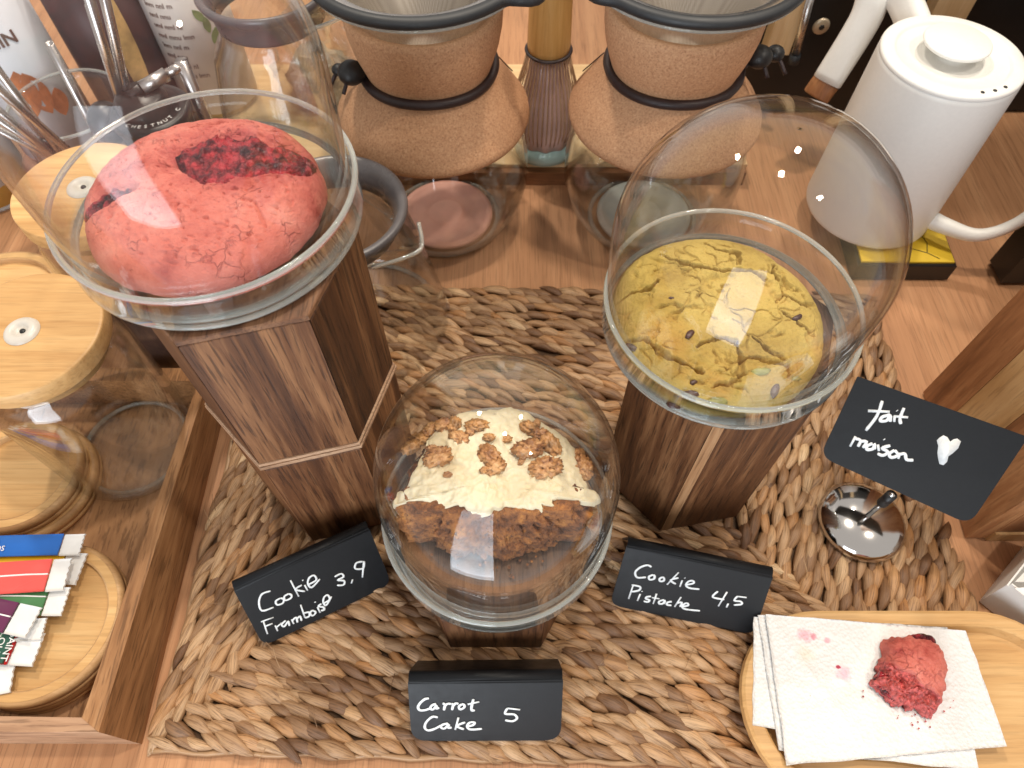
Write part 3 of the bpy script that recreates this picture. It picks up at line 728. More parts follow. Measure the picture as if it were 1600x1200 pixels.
for i, (X, Y, a, s) in enumerate(WN):
    p = at(X, Y, KZ + .048); z = KZ + hfrost(p.x - kx, p.y - ky)
    vf = xf(blob(.0053 * s, 4, .58, 1.9, i + 20, (1.25, .85, .62), True), Matrix.Translation((p.x, p.y, z + .0008)) @ Matrix.Rotation(radians(a), 4, 'Z') @ Matrix.Rotation(radians(random.uniform(-25, 25)), 4, 'X'))
    mesh('walnut_piece', *vf, M['walnut'] if i % 3 else M['walnut_pale'], kc)
for i in range(26):       # crumbs that fell on the dish
    a = random.uniform(pi * 1.05, pi * 1.95); r = random.uniform(.030, .045)
    mesh('crumb_bit', *xf(blob(random.uniform(.0006, .0015), 1, .4, 2, i), Matrix.Translation((kx + r * cos(a) * 1.3, ky + r * sin(a), KZ + .0006))), M['crumb'], kc)

# ================================================================== HANDWRITTEN CARDS
def card(name, loc_px, z, tilt, radius, label, strokes, ink_r=.0010, leg=True, fills=(), group=None, smear=None, loc=None, lip=.0030):
    """loc_px: TL, TR, BR, BL sight lines of the card's own corners; it stands on z, leaning back by tilt"""
    TL, TR, BR, BL = loc_px
    a, b = at(*BL, z), at(*BR, z)
    e = (b - a).normalized(); e.z = 0; e.normalize(); back = Vector((-e.y, e.x, 0))
    up = back * sin(radians(tilt)) + Vector((0, 0, 1)) * cos(radians(tilt)); nr_ = e.cross(up) * 1.0
    if nr_.dot(_C - a) < 0: nr_ = -nr_
    c1, c2 = onplane(*TR, a, nr_), onplane(*TL, a, nr_)
    root = thing(name, tuple((a + b) / 2), label, 'sign', group)
    def uv(p): return Vector(((p - a).dot(e), (p - a).dot(up)))
    A, B, C_, D = uv(a), uv(b), uv(c1), uv(c2)
    pl = []
    def corner(p, q0, q1, r):
        d0 = (q0 - p).normalized(); d1 = (q1 - p).normalized(); s = p + d0 * r; t = p + d1 * r
        for k in range(7):
            u = k / 6; pl.append(s * (1 - u) ** 2 + p * 2 * u * (1 - u) + t * u * u)
    corner(A, D, B, radius); corner(B, A, C_, radius); corner(C_, B, D, .0012); corner(D, C_, A, .0012)
    th = .0014; V, F = [], []; n = len(pl)
    for off in (0, -th):
        for p in pl: V.append(tuple(a + e * p.x + up * p.y + nr_ * off))
    F.append(tuple(range(n))); F.append(tuple(range(2 * n - 1, n - 1, -1)))
    for k in range(n): l = (k + 1) % n; F.append((k, n + k, n + l, l))
    mesh('card_face', V, F, M['tag'], root, False)
    # the sheet folds over at the top and comes down behind as a leg
    if leg:
        prof = [Vector((0, 0))]
        for k in range(1, 9): an = radians(tilt + 90 * 0 + k * (165 - tilt) / 8); prof.append(prof[-1] + Vector((sin(an), cos(an))) * lip * .45)
        bk = prof[-1]; topz = ((c1 + c2) / 2).z; drop = topz - z - .0005 + bk.y
        prof.append(bk + Vector((drop * .35, -drop)))
        V, F = [], []; ou = back
        for cc in (c2 - up * .0006 + e * .0004, c1 - up * .0006 - e * .0004):
            for s in (0, 1):
                for p in prof: V.append(tuple(cc + ou * (p.x - (.0011 if s else 0) + .0002) + Vector((0, 0, p.y - (.0006 if s else 0)))))
        m = len(prof)
        for k in range(m - 1):
            F.append((k, k + 1, 2 * m + k + 1, 2 * m + k)); F.append((m + k, 3 * m + k, 3 * m + k + 1, m + k + 1))
            F.append((k, m + k, m + k + 1, k + 1)); F.append((2 * m + k, 2 * m + k + 1, 3 * m + k + 1, 3 * m + k))
        mesh('folded_leg', V, F, M['tag'], root, True)
    parts = []
    for st in strokes:
        pts = [onplane(X, Y, a, nr_) + nr_ * .0004 for X, Y in st]
        if len(pts) == 1: pts = [pts[0] - e * .0003, pts[0] + e * .0003]
        ln = smoothline(pts, 4); rr = [ink_r * (1 + .18 * noise.noise(p * 400)) for p in ln]; rr[0] *= .8; rr[-1] *= .75
        parts.append(tube(ln, rr, 8, True, False, .35, nr_))
    for fl in fills:
        P_ = [onplane(X, Y, a, nr_) for X, Y in fl]; m = len(P_)
        parts.append(([tuple(p + nr_ * .0006) for p in P_] + [tuple(p - nr_ * .0003) for p in P_], [tuple(range(m)), tuple(range(2 * m - 1, m - 1, -1))] + [(k, m + k, m + (k + 1) % m, (k + 1) % m) for k in range(m)]))
    mesh('handwriting', *join(*parts), M['ink'], root)
    return root, a, e, up, nr_, back
def px(strs, ox, oy, s): return [[(ox + x / s, oy + y / s) for x, y in st] for st in strs]
carrot = px([[(425, 285), (395, 290), (360, 320), (345, 350), (360, 372), (400, 370), (440, 355)], [(478, 325), (448, 335), (435, 358), (455, 366), (482, 335), (478, 360), (500, 352)],
    [(525, 322), (542, 330), (535, 372)], [(538, 347), (560, 325), (588, 325)], [(590, 325), (602, 330), (595, 370)], [(598, 347), (620, 322), (642, 325)],
    [(665, 328), (645, 345), (655, 366), (685, 350), (682, 330), (665, 328)], [(752, 290), (738, 350), (742, 374), (762, 370)], [(710, 328), (795, 310)],
    [(490, 425), (450, 420), (405, 460), (395, 500), (420, 520), (470, 507), (515, 482)], [(565, 468), (522, 480), (515, 500), (540, 506), (572, 475), (565, 500), (592, 498)],
    [(642, 425), (618, 515)], [(692, 460), (630, 487), (682, 512)], [(702, 492), (750, 480), (760, 462), (725, 462), (705, 490), (732, 513), (815, 508)],
    [(1002, 357), (1095, 368)], [(1002, 357), (985, 397), (1050, 402), (1072, 430), (1040, 452), (985, 445)]], 580, 1030, 4.706)
pist = px([[(415, 295), (380, 280), (320, 300), (280, 340), (298, 383), (370, 380)], [(430, 360), (395, 375), (400, 400), (435, 395), (442, 372), (430, 360)], [(505, 380), (482, 395), (490, 415), (520, 407), (518, 385), (505, 380)],
    [(642, 340), (545, 442)], [(640, 385), (575, 405), (618, 437)], [(672, 405), (652, 460)], [(692, 385), (695, 389)], [(700, 445), (765, 430), (760, 410), (725, 415), (702, 445), (732, 470), (815, 480)],
    [(265, 440), (225, 560)], [(250, 445), (320, 460), (310, 490), (245, 502)], [(322, 520), (298, 577)], [(336, 496), (338, 500)], [(412, 540), (375, 545), (370, 560), (398, 570), (385, 586), (350, 580)], [(458, 518), (430, 602)], [(418, 550), (482, 560)],
    [(522, 568), (482, 580), (480, 600), (510, 600), (528, 573), (522, 602)], [(585, 583), (550, 590), (545, 610), (582, 614)], [(662, 545), (608, 627)], [(625, 597), (668, 590), (652, 627)], [(668, 627), (720, 615), (715, 597), (690, 602), (670, 627), (702, 647), (820, 660)],
    [(968, 498), (925, 545), (1022, 567)], [(1045, 503), (972, 622)], [(1055, 600), (1040, 632)], [(1130, 540), (1207, 550)], [(1130, 540), (1105, 575), (1158, 582), (1165, 605), (1100, 612)]], 940, 830, 5.333)
fram = px([[(577, 325), (535, 340), (520, 380), (535, 422), (592, 405)], [(625, 360), (603, 375), (610, 393), (637, 385), (642, 365), (625, 360)], [(667, 338), (645, 352), (650, 371), (677, 360), (680, 345), (667, 338)],
    [(675, 272), (716, 352)], [(732, 295), (700, 317), (747, 327)], [(745, 295), (760, 322)], [(735, 270), (737, 274)], [(762, 294), (802, 271), (792, 248), (768, 260), (761, 288), (780, 307), (820, 266)],
    [(540, 470), (562, 537)], [(530, 477), (592, 455)], [(548, 500), (587, 485)], [(600, 495), (612, 522)], [(603, 507), (632, 482)], [(652, 470), (632, 490), (645, 500), (664, 475), (670, 497)],
    [(680, 465), (692, 487)], [(684, 472), (702, 455), (710, 480)], [(705, 465), (722, 450), (730, 472)], [(725, 393), (747, 457)], [(738, 435), (767, 430), (767, 450), (747, 457)], [(782, 420), (772, 435), (785, 447), (800, 430), (782, 420)],
    [(808, 405), (822, 432)], [(796, 378), (798, 382)], [(828, 388), (813, 400), (837, 405), (842, 417), (825, 422)], [(838, 386), (868, 367), (859, 345), (841, 356), (837, 382), (852, 395), (877, 352)],
    [(893, 255), (925, 240), (937, 255), (908, 271), (940, 275), (937, 295), (905, 297)], [(982, 268), (975, 287)], [(1032, 180), (1000, 187), (995, 215), (1035, 212), (1037, 178), (1030, 258)]], 240, 820, 3.1575)
fait = px([[(967, 703), (943, 770), (893, 836)], [(903, 748), (1000, 752)], [(1003, 765), (968, 775), (958, 792), (985, 792), (1002, 770), (1002, 797)], [(1022, 770), (1020, 797)], [(1032, 746), (1034, 748)], [(1064, 735), (1046, 780), (1050, 807)], [(1018, 772), (1082, 777)],
    [(848, 862), (823, 907)], [(846, 872), (870, 880), (858, 908)], [(866, 885), (897, 885), (880, 913)], [(924, 893), (900, 905), (898, 920), (925, 917), (932, 895), (932, 920)], [(947, 898), (952, 927)], [(974, 874), (977, 877)],
    [(1003, 903), (965, 915), (992, 930), (970, 947), (945, 938)], [(1022, 923), (998, 940), (1008, 956), (1037, 945), (1022, 923)], [(1047, 935), (1038, 962)], [(1045, 942), (1068, 940), (1075, 965), (1106, 968)]], 1040, 380, 2.857)
heart = px([[(1210, 880), (1222, 868), (1240, 857), (1258, 866), (1270, 886), (1285, 875), (1302, 872), (1318, 884), (1305, 915), (1280, 938), (1262, 950), (1256, 975), (1240, 990), (1222, 985), (1216, 960), (1213, 935), (1217, 905)]], 1040, 380, 2.857)
HW = 'price cards written in white marker'
card('price_card', [(637, 1066), (880, 1063), (876, 1157), (643, 1158)], .0135, 38, .012, 'black folded card reading Carrot Cake 5 in front of the cake', carrot, .00095, group=HW)
card('price_card', [(979, 853), (1208, 901), (1178, 992), (953, 945)], .0135, 32, .009, 'black folded card reading Cookie Pistache 4,5', pist, .00085, group=HW)
card('price_card', [(365, 922), (577, 826), (612, 912), (412, 1010)], .0135, 35, .009, 'black folded card reading Cookie Framboise 3,9', fram, .00076, group=HW)
# the card on the chrome stand
sg, sa, se, sup, sn, sback = card('sign_on_stand', [(1340, 588), (1607, 683), (1515, 820), (1281, 713)], .072, 45, .010, 'black sign reading fait maison with a heart on a chrome stand', fait, .00115, leg=False, fills=heart)
bx, by = .2795, .2055
prof = [(.0001, 0.0), (.0330, 0.0), (.0338, .0018), (.0335, .0042), (.030, .0085), (.022, .0125), (.010, .0148), (.0001, .0152)]
mesh('stand_base', *lathe(prof, (bx, by, MZ + .001), 64), M['chrome'], sg)
sz = (Vector((bx, by, 0)) - sa); tz = sa.z - (sz.x * sn.x + sz.y * sn.y) / sn.z if abs(sn.z) > 1e-4 else .09
tz = min(max(tz, .075), .12)
mesh('stand_post', *tube([(bx, by, MZ + .012), (bx, by, tz - .004)], .0020, 12), M['chrome'], sg)
mesh('clip', *tube([(bx, by, tz - .022), (bx, by, tz - .006)], .0040, 12), M['black'], sg)

# ================================================================== OVAL BAMBOO TRAY, NAPKIN, COOKIE PIECE
ot = thing('oval_bamboo_tray', (.27, .075, MZ), 'oval pale bamboo tray holding the napkin', 'tray')
cxl, cxr, cyy, rr_ = .222, .335, .0685, .0655
def stadium(off, n=20):
    r = rr_ - off
    p = [(cxr + r * cos(radians(a)), cyy + r * sin(radians(a)) * .98) for a in [(-90 + 180 * i / n) for i in range(n + 1)]]
    return p + [(cxl + r * cos(radians(a)), cyy + r * sin(radians(a)) * .98) for a in [(90 + 180 * i / n) for i in range(n + 1)]]
lay = [(0.006, 0), (0.002, .004), (0.0, .011), (.0008, .0150), (.003, .0162), (.0105, .0160), (.0120, .0150), (.0150, .0082), (.018, .0072)]
V, F = [], []; n = len(stadium(0))
for off, z in lay: V += [(x, y, z + MZ + .001) for x, y in stadium(off)]
for i in range(len(lay) - 1):
    for k in range(n): l = (k + 1) % n; F.append((i * n + k, i * n + l, (i + 1) * n + l, (i + 1) * n + k))
F.append(tuple(range((len(lay) - 1) * n, len(lay) * n))); F.append(tuple(range(n - 1, -1, -1)))
mesh('tray_body', V, F, M['bamboo'], ot, False)

NZ = MZ + .0225
nk = thing('paper_napkin', (.25, .08, MZ + .012), 'folded white paper napkin with pink jam stains on the oval tray', 'napkin')
m, nt, b, v, f, vo = NAPMAT
white = ramp(nt, f, [(0.3, (.76, .755, .745)), (0.7, (.83, .825, .815))])
def spot(cx, cy_, r, soft):
    p = at(cx, cy_, NZ); d = nt.nodes.new('ShaderNodeVectorMath'); d.operation = 'DISTANCE'; nt.links.new(v, d.inputs[0]); d.inputs[1].default_value = (p.x - .25, p.y - .08, p.z - (MZ + .012))
    w = noi(nt, v, 220, 3); dd = math_(nt, 'ADD', d.outputs['Value'], math_(nt, 'MULTIPLY_ADD', w, r * 1.3, -r * .65))
    mr = nt.nodes.new('ShaderNodeMapRange'); mr.interpolation_type = 'SMOOTHSTEP'; nt.links.new(dd, mr.inputs[0]); mr.inputs[1].default_value = r * (1 - soft); mr.inputs[2].default_value = r; mr.inputs[3].default_value = 1; mr.inputs[4].default_value = 0
    return mr.outputs[0]
colr = white
for X, Y, r, s, c, k in [(1258, 992, .0075, .8, (.80, .30, .40), .6), (1272, 994, .0032, .6, (.72, .16, .24), .7), (1292, 1000, .0032, .6, (.78, .25, .34), .6), (1320, 1052, .0085, .9, (.82, .30, .44), .55),
        (1311, 1042, .0022, .3, (.45, .02, .06), .95), (1301, 1052, .0017, .3, (.50, .03, .08), .9), (1260, 1022, .0100, .9, (.72, .66, .42), .35), (1275, 1029, .0014, .3, (.55, .25, .06), .9), (1267, 1087, .0015, .3, (.70, .28, .12), .8),
        (1282, 1088, .0009, .3, (.6, .2, .1), .7), (1330, 1085, .010, .9, (.74, .70, .55), .2), (1362, 1081, .0008, .3, (.4, .05, .08), .8), (1385, 1128, .022, .9, (.80, .50, .46), .18), (1270, 1136, .0008, .3, (.5, .2, .1), .8)]:
    colr = mixc(nt, math_(nt, 'MULTIPLY', spot(X, Y, r, s), k), colr, c)
nt.links.new(colr, b.inputs['Base Color']); b.inputs['Roughness'].default_value = 0.85
bump(nt, b, math_(nt, 'MULTIPLY_ADD', vo.outputs['Distance'], 1.4, f), 0.5, 0.0012)
def sheet(corners, z, seed, name='layer', th=.0009, n=46, drape=True):
    c = [at(X, Y, z) for X, Y in corners]; V, F = [], []
    for i in range(n + 1):
        for j in range(n + 1):
            u, w = i / n, j / n
            p = (c[0] * (1 - u) + c[1] * u) * (1 - w) + (c[3] * (1 - u) + c[2] * u) * w
            dz = .0007 * noise.noise(Vector((p.x * 30, p.y * 30, seed))) + .0004 * noise.noise(Vector((p.x * 90, p.y * 90, seed)))
            dz += .0010 * (1 - sstep(0, .004, abs((p.x - .222) * .9 + (p.y - .06) * .5))) if seed == 1 else 0
            dz -= .0011 * (1 - sstep(0, .0030, abs((p.x - .262) - (p.y - .06) * .35))) + .0006 * (1 - sstep(0, .0022, abs(p.y - .078 + (p.x - .25) * .1)))
            e1 = .0009 * noise.noise(Vector((u * 6, w * 6, seed + 7)))
            V.append((p.x + e1, p.y - e1, p.z + dz))
    m_ = n + 1; k0 = len(V)
    V += [(x, y, zz - th) for x, y, zz in V]
    for i in range(n):
        for j in range(n):
            a = i * m_ + j; F.append((a, a + m_, a + m_ + 1, a + 1)); F.append((k0 + a, k0 + a + 1, k0 + a + m_ + 1, k0 + a + m_))
    ed = [i * m_ for i in range(m_)] + [n * m_ + j for j in range(1, m_)] + [i * m_ + n for i in range(n - 1, -1, -1)] + [j for j in range(n - 1, 0, -1)]
    for q in range(len(ed)): a, b_ = ed[q], ed[(q + 1) % len(ed)]; F.append((a, b_, k0 + b_, k0 + a))
    mesh(name, V, F, M['napkin'], nk)
sheet([(1178, 964), (1470, 985), (1528, 1200), (1176, 1133)], NZ - .0048, 3)
sheet([(1184, 961), (1480, 980), (1530, 1204), (1218, 1172)], NZ - .0032, 2)
sheet([(1196, 960), (1509, 985), (1574, 1166), (1230, 1196)], NZ - .0012, 1)
# bitten cookie piece
pr = thing('cookie_piece', tuple(at(1428, 1060, NZ)), 'broken pink raspberry cookie piece lying on the napkin', 'cookie')
pc0 = at(1430, 1060, NZ + .008)
outl = [(1378, 1003), (1400, 997), (1428, 995), (1455, 1000), (1473, 1022), (1476, 1060), (1470, 1090), (1458, 1124), (1447, 1118), (1432, 1100), (1410, 1108), (1390, 1096), (1376, 1080), (1366, 1060), (1372, 1040), (1384, 1026)]
ol = [at(X, Y, NZ + .005) for X, Y in outl]; cen = sum(ol, Vector()) / len(ol)
def radial(a):
    best = .02
    for i in range(len(ol)):
        p, q = ol[i] - cen, ol[(i + 1) % len(ol)] - cen
        d = Vector((cos(a), sin(a), 0)); den = d.x * (q.y - p.y) - d.y * (q.x - p.x)
        if abs(den) < 1e-9: continue
        t = (p.x * (q.y - p.y) - p.y * (q.x - p.x)) / den; s = (p.x * d.y - p.y * d.x) / den
        if t > 0 and -1e-6 <= s <= 1 + 1e-6: best = t
    return best
def piece(nr, na):
    V, F, LF = [], [], []; low = [0.0]
    h = .0185; V.append((cen.x, cen.y, NZ + h))
    for i in range(1, nr + 1):
        u = i / nr; uu = u ** .75
        for k in range(na):
            a = 2 * pi * k / na
            Re = sum(radial(a + d) for d in (-.16, -.08, 0, .08, .16)) / 5 * 1.03
            broken = sstep(.1, .6, -(cos(a) * .72 + sin(a) * .69))
            Re *= 1 + (.05 + .10 * broken) * fbm((cos(a) * 3.1, sin(a) * 3.1, 4), 4, .7)
            x, y = Re * uu * cos(a), Re * uu * sin(a)
            side = -(x * .66 + y * .75) + .0035 * noise.noise(Vector((x * 130, y * 130, 1))) + .0012 * noise.noise(Vector((x * 420, y * 420, 1)))
            lw = sstep(.0015, .0060, side)
            z = h * (max(0, 1 - uu ** 5)) ** .42 * (1 - .18 * uu * uu)
            z += .0016 * fbm((x * 95, y * 95, 4), 4) + .0005 * fbm((x * 520, y * 520, 2), 2)
            z -= lw * (.0060 * (1 - uu * .35) - .0034 * fbm((x * 170, y * 170, 6), 4, .65) - .0012 * fbm((x * 620, y * 620, 6), 2))
            n = .0016 * noise.noise(Vector((x * 190, y * 190, z * 190)))
            V.append((cen.x + x + n * cos(a), cen.y + y + n * sin(a), NZ + max(z, .0002)))
            low.append(lw)
    for k in range(na): F.append((0, 1 + k, 1 + (k + 1) % na))
    for i in range(1, nr):
        for k in range(na): l = (k + 1) % na; a0 = 1 + (i - 1) * na; b0 = 1 + i * na; F.append((a0 + k, b0 + k, b0 + l, a0 + l))
    F.append(tuple(1 + (nr - 1) * na + k for k in range(na)))
    return V, F, low
M['rasp_in'] = plain('raspberry_crumb', (.55, .105, .095), .6, 0, .35, 420, .9)
V, F, low = piece(90, 300)
M['rasp_piece'] = M['rasp'].copy(); M['rasp_piece'].node_tree.nodes['juice'].inputs['Location'].default_value = (-9, -9, 0)
po = mesh('dough', V, F, M['rasp_piece'], pr); po.data.materials.append(M['rasp_in'])
for p in po.data.polygons:
    if len(p.vertices) < 9 and low[p.vertices[0]] > .45: p.material_index = 1
for k in range(22):
    X, Y = random.choice([(1372, 1090), (1400, 1112), (1440, 1125), (1355, 1075), (1480, 1100)]); q = at(X + random.uniform(-16, 16), Y + random.uniform(-10, 14), NZ + .0004)
    mesh('crumb_bit', *xf(blob(random.uniform(.0003, .0008), 1, .4, 2, k), Matrix.Translation(q)), M['rasp_in'], pr)
jl = [(1436, 999), (1450, 1001), (1458, 1007), (1450, 1008)]
def jamline(pts, w, zc, seed):
    L = smoothline([at(X, Y, zc) for X, Y in pts], 8); r = [w * (1 + .5 * noise.noise(p * 300 + Vector((seed, 0, 0)))) for p in L]; r[0] *= .3; r[-1] *= .3
    mesh('jam', *tube(L, r, 10), M['jam'], pr)
jamline([(1425, 998), (1440, 996), (1454, 1001), (1458, 1008)], .0028, NZ + .0085, 1)
jamline([(1372, 1052), (1384, 1058), (1398, 1066), (1414, 1073), (1430, 1078), (1440, 1090)], .0020, NZ + .0080, 2)
jamline([(1368, 1058), (1374, 1070), (1384, 1082), (1398, 1094)], .0020, NZ + .0040, 3)
jamline([(1380, 1068), (1396, 1078), (1412, 1086)], .0018, NZ + .0060, 4)

# ================================================================== SERVING TRAY ON THE LEFT
TZ = .048
tr = thing('serving_tray', (-.40, .19, 0), 'brown wooden serving tray with raised walls on the left of the mat', 'tray')
def hexa(name, bot, top, mt, parent, zb=0.0):
    """bot / top: 4 points each, ccw"""
    V = [tuple(p) for p in bot] + [tuple(p) for p in top]
    F = [(3, 2, 1, 0), (4, 5, 6, 7)] + [(k, (k + 1) % 4, 4 + (k + 1) % 4, 4 + k) for k in range(4)]
    return mesh(name, V, F, mt, parent, False)
i0, i1 = at(128, 1122, TZ), at(306, 606, TZ); o0, o1 = at(154, 1144, TZ), at(318, 612, TZ)
g0, g1 = at(222, 1163, 0.0), at(352, 640, 0.0)
e_ = (i1 - i0).normalized()
hexa('side_wall', [Vector((i0.x - .002, i0.y - .004, 0)), g0, g1, Vector((i1.x - .002, i1.y, 0))], [i0, o0, o1, i1], M['tray'], tr)
f0 = Vector((-.66, i0.y + .006, TZ)); f1 = Vector((-.66, o0.y + .000, TZ))
hexa('front_wall', [Vector((-.66, g0.y + .001, 0)), Vector((g0.x - .0005, g0.y + .0003, 0)), Vector((i0.x - .0025, i0.y + .0005, 0)), Vector((-.66, f0.y + .001, 0))],
     [Vector((-.66, f1.y, TZ - .0006)), Vector((o0.x - .0008, o0.y + .0002, TZ - .0006)), Vector((i0.x - .0004, i0.y + .0004, TZ - .0006)), Vector((-.66, f0.y, TZ - .0006))], M['tray_front'], tr)
hexa('back_wall', [Vector((-.66, .318, 0)), Vector((g1.x - .001, .318, 0)), Vector((g1.x - .001, .334, 0)), Vector((-.66, .334, 0))],
     [Vector((-.66, .318, TZ)), Vector((o1.x, .318, TZ)), Vector((o1.x, .331, TZ)), Vector((-.66, .331, TZ))], M['tray'], tr)
mesh('tray_floor', *box(-.66, i0.x - .001, i0.y + .0005, .3178, .0006, .010), M['tray_floor'], tr, False)
FZ = .0104

def bamboo_dish(cx, cy, z0, R, H, label, rimw=.010, dep=.006, n=96, cat='dish', name='bamboo_dish', group='round bamboo dishes in the tray'):
    t = thing(name, (cx, cy, z0), label, cat, group)
    side = [(.0005, 0), (R - .004, 0), (R - .001, .0015), (R, .004), (R, H * .47), (R - .0012, H * .5), (R, H * .53), (R, H - .003), (R - .0012, H - .0006), (R - .003, H)]
    mesh('rim', *lathe(side + [(R - rimw, H), (R - rimw - .0006, H - .0006), (R - rimw - .0008, H - dep)], (cx, cy, z0), n), M['bamboo_side'], t)
    mesh('base_board', *lathe([(R - rimw - .0004, H - dep + .0003), (.0001, H - dep + .0003)], (cx, cy, z0), n), M['bamboo'], t, False)
    mesh('rim_top', *lathe([(R - .0035, H + .00025), (R - rimw + .0006, H + .00025)], (cx, cy, z0), n), M['bamboo'], t)
    return t
dcx, dcy = -.3347, .1222
bamboo_dish(dcx - .002, dcy - .003, FZ, .0545, .0140, 'lower round bamboo dish under the one with sugar sachets')
bamboo_dish(dcx, dcy, FZ + .0142, .0570, .0160, 'round bamboo dish holding the coloured sugar sachets')
SZ = FZ + .0142 + .0160
bamboo_dish(-.392, .236, FZ, .0520, .0150, 'lowest bamboo dish of the stack left of the clear glass jar')
bamboo_dish(-.393, .236, FZ + .0152, .0490, .0150, 'upper bamboo dish of the stack left of the clear glass jar')
bamboo_dish(-.470, .400, .0005, .0640, .0500, 'far round bamboo dish at the left edge behind the glass jars')

# ---- sugar sachets
def sachet(px_tr, px_br, z, L, cols, crimp_px, label, stripe=None, tilt=0.0, group='sugar sachets on the bamboo dish', left=None):
    """px_tr / px_br: the two corners of the right hand end; the sachet runs left from there"""
    a, b = at(*px_tr, z), at(*px_br, z)
    w = (a - b).length; up = (a - b).normalized(); lf = Vector((-up.y, up.x, 0))
    if lf.x > 0: lf = -lf
    if left:
        lf = (at(left[0], left[1], z) - (a + b) / 2).normalized(); u2 = Vector((lf.y, -lf.x, 0))
        if u2.dot(up) < 0: u2 = -u2
        mid = (a + b) / 2; up = u2; b = mid - up * w / 2; a = mid + up * w / 2
    t = thing('sugar_sachet', tuple((a + b) / 2 + lf * .04), label, 'sachet', group)
    cr = crimp_px
    def pillow(s0, s1, fat, mt, nm, rib=False, v0=0.0, v1=1.0, lift=0.0):
        n, m = (max(3, int((s1 - s0) / .0012)), 10); V, F = [], []
        zig = lambda j, s: (.0009 * ((j % 2)) if rib and s < .0005 else 0)
        for sgn in (1, -1):
            for i in range(n + 1):
                s = s0 + (s1 - s0) * i / n
                for j in range(m + 1):
                    v = v0 + (v1 - v0) * j / m
                    prof = (max(0, 1 - abs(2 * v - 1) ** 2.4)) ** .6 if v1 - v0 > .2 else (max(0, 1 - abs(2 * v - 1) ** 2.4)) ** .6
                    e1 = sstep(cr, cr + .016, s) * (1 - sstep(L - cr - .016, L - cr, s))
                    h = .0004 + fat * prof * e1 + (.00025 * noise.noise(Vector((s * 60, v * 3, z * 900)))) * e1
                    if rib: h += .00028 * (1 if (j % 2) else 0)
                    p = b + up * (w * v) + lf * (s + (zig(j, s)))
                    V.append((p.x, p.y, z + sgn * h + (fat if fat else 0) + lift * sgn + tilt * s + .0006))
        q = (n + 1) * (m + 1)
        for i in range(n):
            for j in range(m):
                a0 = i * (m + 1) + j; F.append((a0, a0 + m + 1, a0 + m + 2, a0 + 1)); F.append((q + a0, q + a0 + 1, q + a0 + m + 2, q + a0 + m + 1))
        ring_ = [i * (m + 1) for i in range(n + 1)] + [n * (m + 1) + j for j in range(1, m + 1)] + [i * (m + 1) + m for i in range(n - 1, -1, -1)] + [j for j in range(m - 1, 0, -1)]
        for k in range(len(ring_)): x, y = ring_[k], ring_[(k + 1) % len(ring_)]; F.append((x, y, q + y, q + x))
        return mesh(nm, V, F, mt, t)
    pillow(0, cr, 0, M['paper_white'], 'crimped_end', True)
    pillow(L - cr, L, 0, M['paper_white'], 'crimped_end', True)
    for nm, mt, v0, v1 in cols: pillow(cr + .0001, L - cr - .0001, .0016, mt, nm, False, v0, v1)
    if stripe: pillow(cr + .0002, L - cr - .0002, .0016, M['paper_white'], 'seam_line', False, stripe, stripe + .045, .0005)
    return t, a, b, up, lf, w
M['paper_white'] = plain('sachet_paper', (.82, .81, .79), 0.55, 0, 0.03, 120)
def foil(n, c): M[n] = plain('printed_' + n, c, 0.30, 0, 0.04, 60, 0.0, 0.2); return M[n]
blue, yel, cor_, grn, pur, redm = foil('blue', (.012, .13, .50)), foil('yellowfoil', (.85, .50, .015)), foil('coral', (.80, .10, .085)), foil('green', (.07, .22, .08)), foil('purple', (.13, .02, .075)), foil('red', (.60, .02, .022))
dgrn = foil('dark_green', (.02, .09, .06))
def words(txt, p, xd, yd, size, mt, parent, nm='lettering', th=.0002):
    """flat print lying on a surface: p = left end of the base line"""
    cu = bpy.data.curves.new(nm, 'FONT'); cu.body = txt; cu.size = size; cu.extrude = th; cu.resolution_u = 3
    tmp = bpy.data.objects.new('tmp', cu); me = bpy.data.meshes.new_from_object(tmp)
    bpy.data.objects.remove(tmp); bpy.data.curves.remove(cu)
    xd = Vector(xd).normalized(); zd = xd.cross(Vector(yd)).normalized(); yd = zd.cross(xd)
    V = [tuple(Vector(p) + xd * v.co.x + yd * v.co.y + zd * v.co.z) for v in me.vertices]; F = [tuple(q.vertices) for q in me.polygons]
    bpy.data.meshes.remove(me)
    return mesh(nm, V, F, mt, parent, False)
ww = lambda X: X
t, a, b_, up, lf, w = sachet((28, 1046 - 28), (18, 1082), SZ + .0010, .10, [('printed_wrap', dgrn, 0, 1)], .0150, 'green and white sachet at the lower left edge of the dish', left=(-20, 1058))
t, a, b_, up, lf, w = sachet((72, 990), (52, 1042), SZ + .0035, .11, [('printed_wrap', redm, 0, 1)], .0170, 'red sachet reading Saint Louis on a green band', left=(0, 1012))
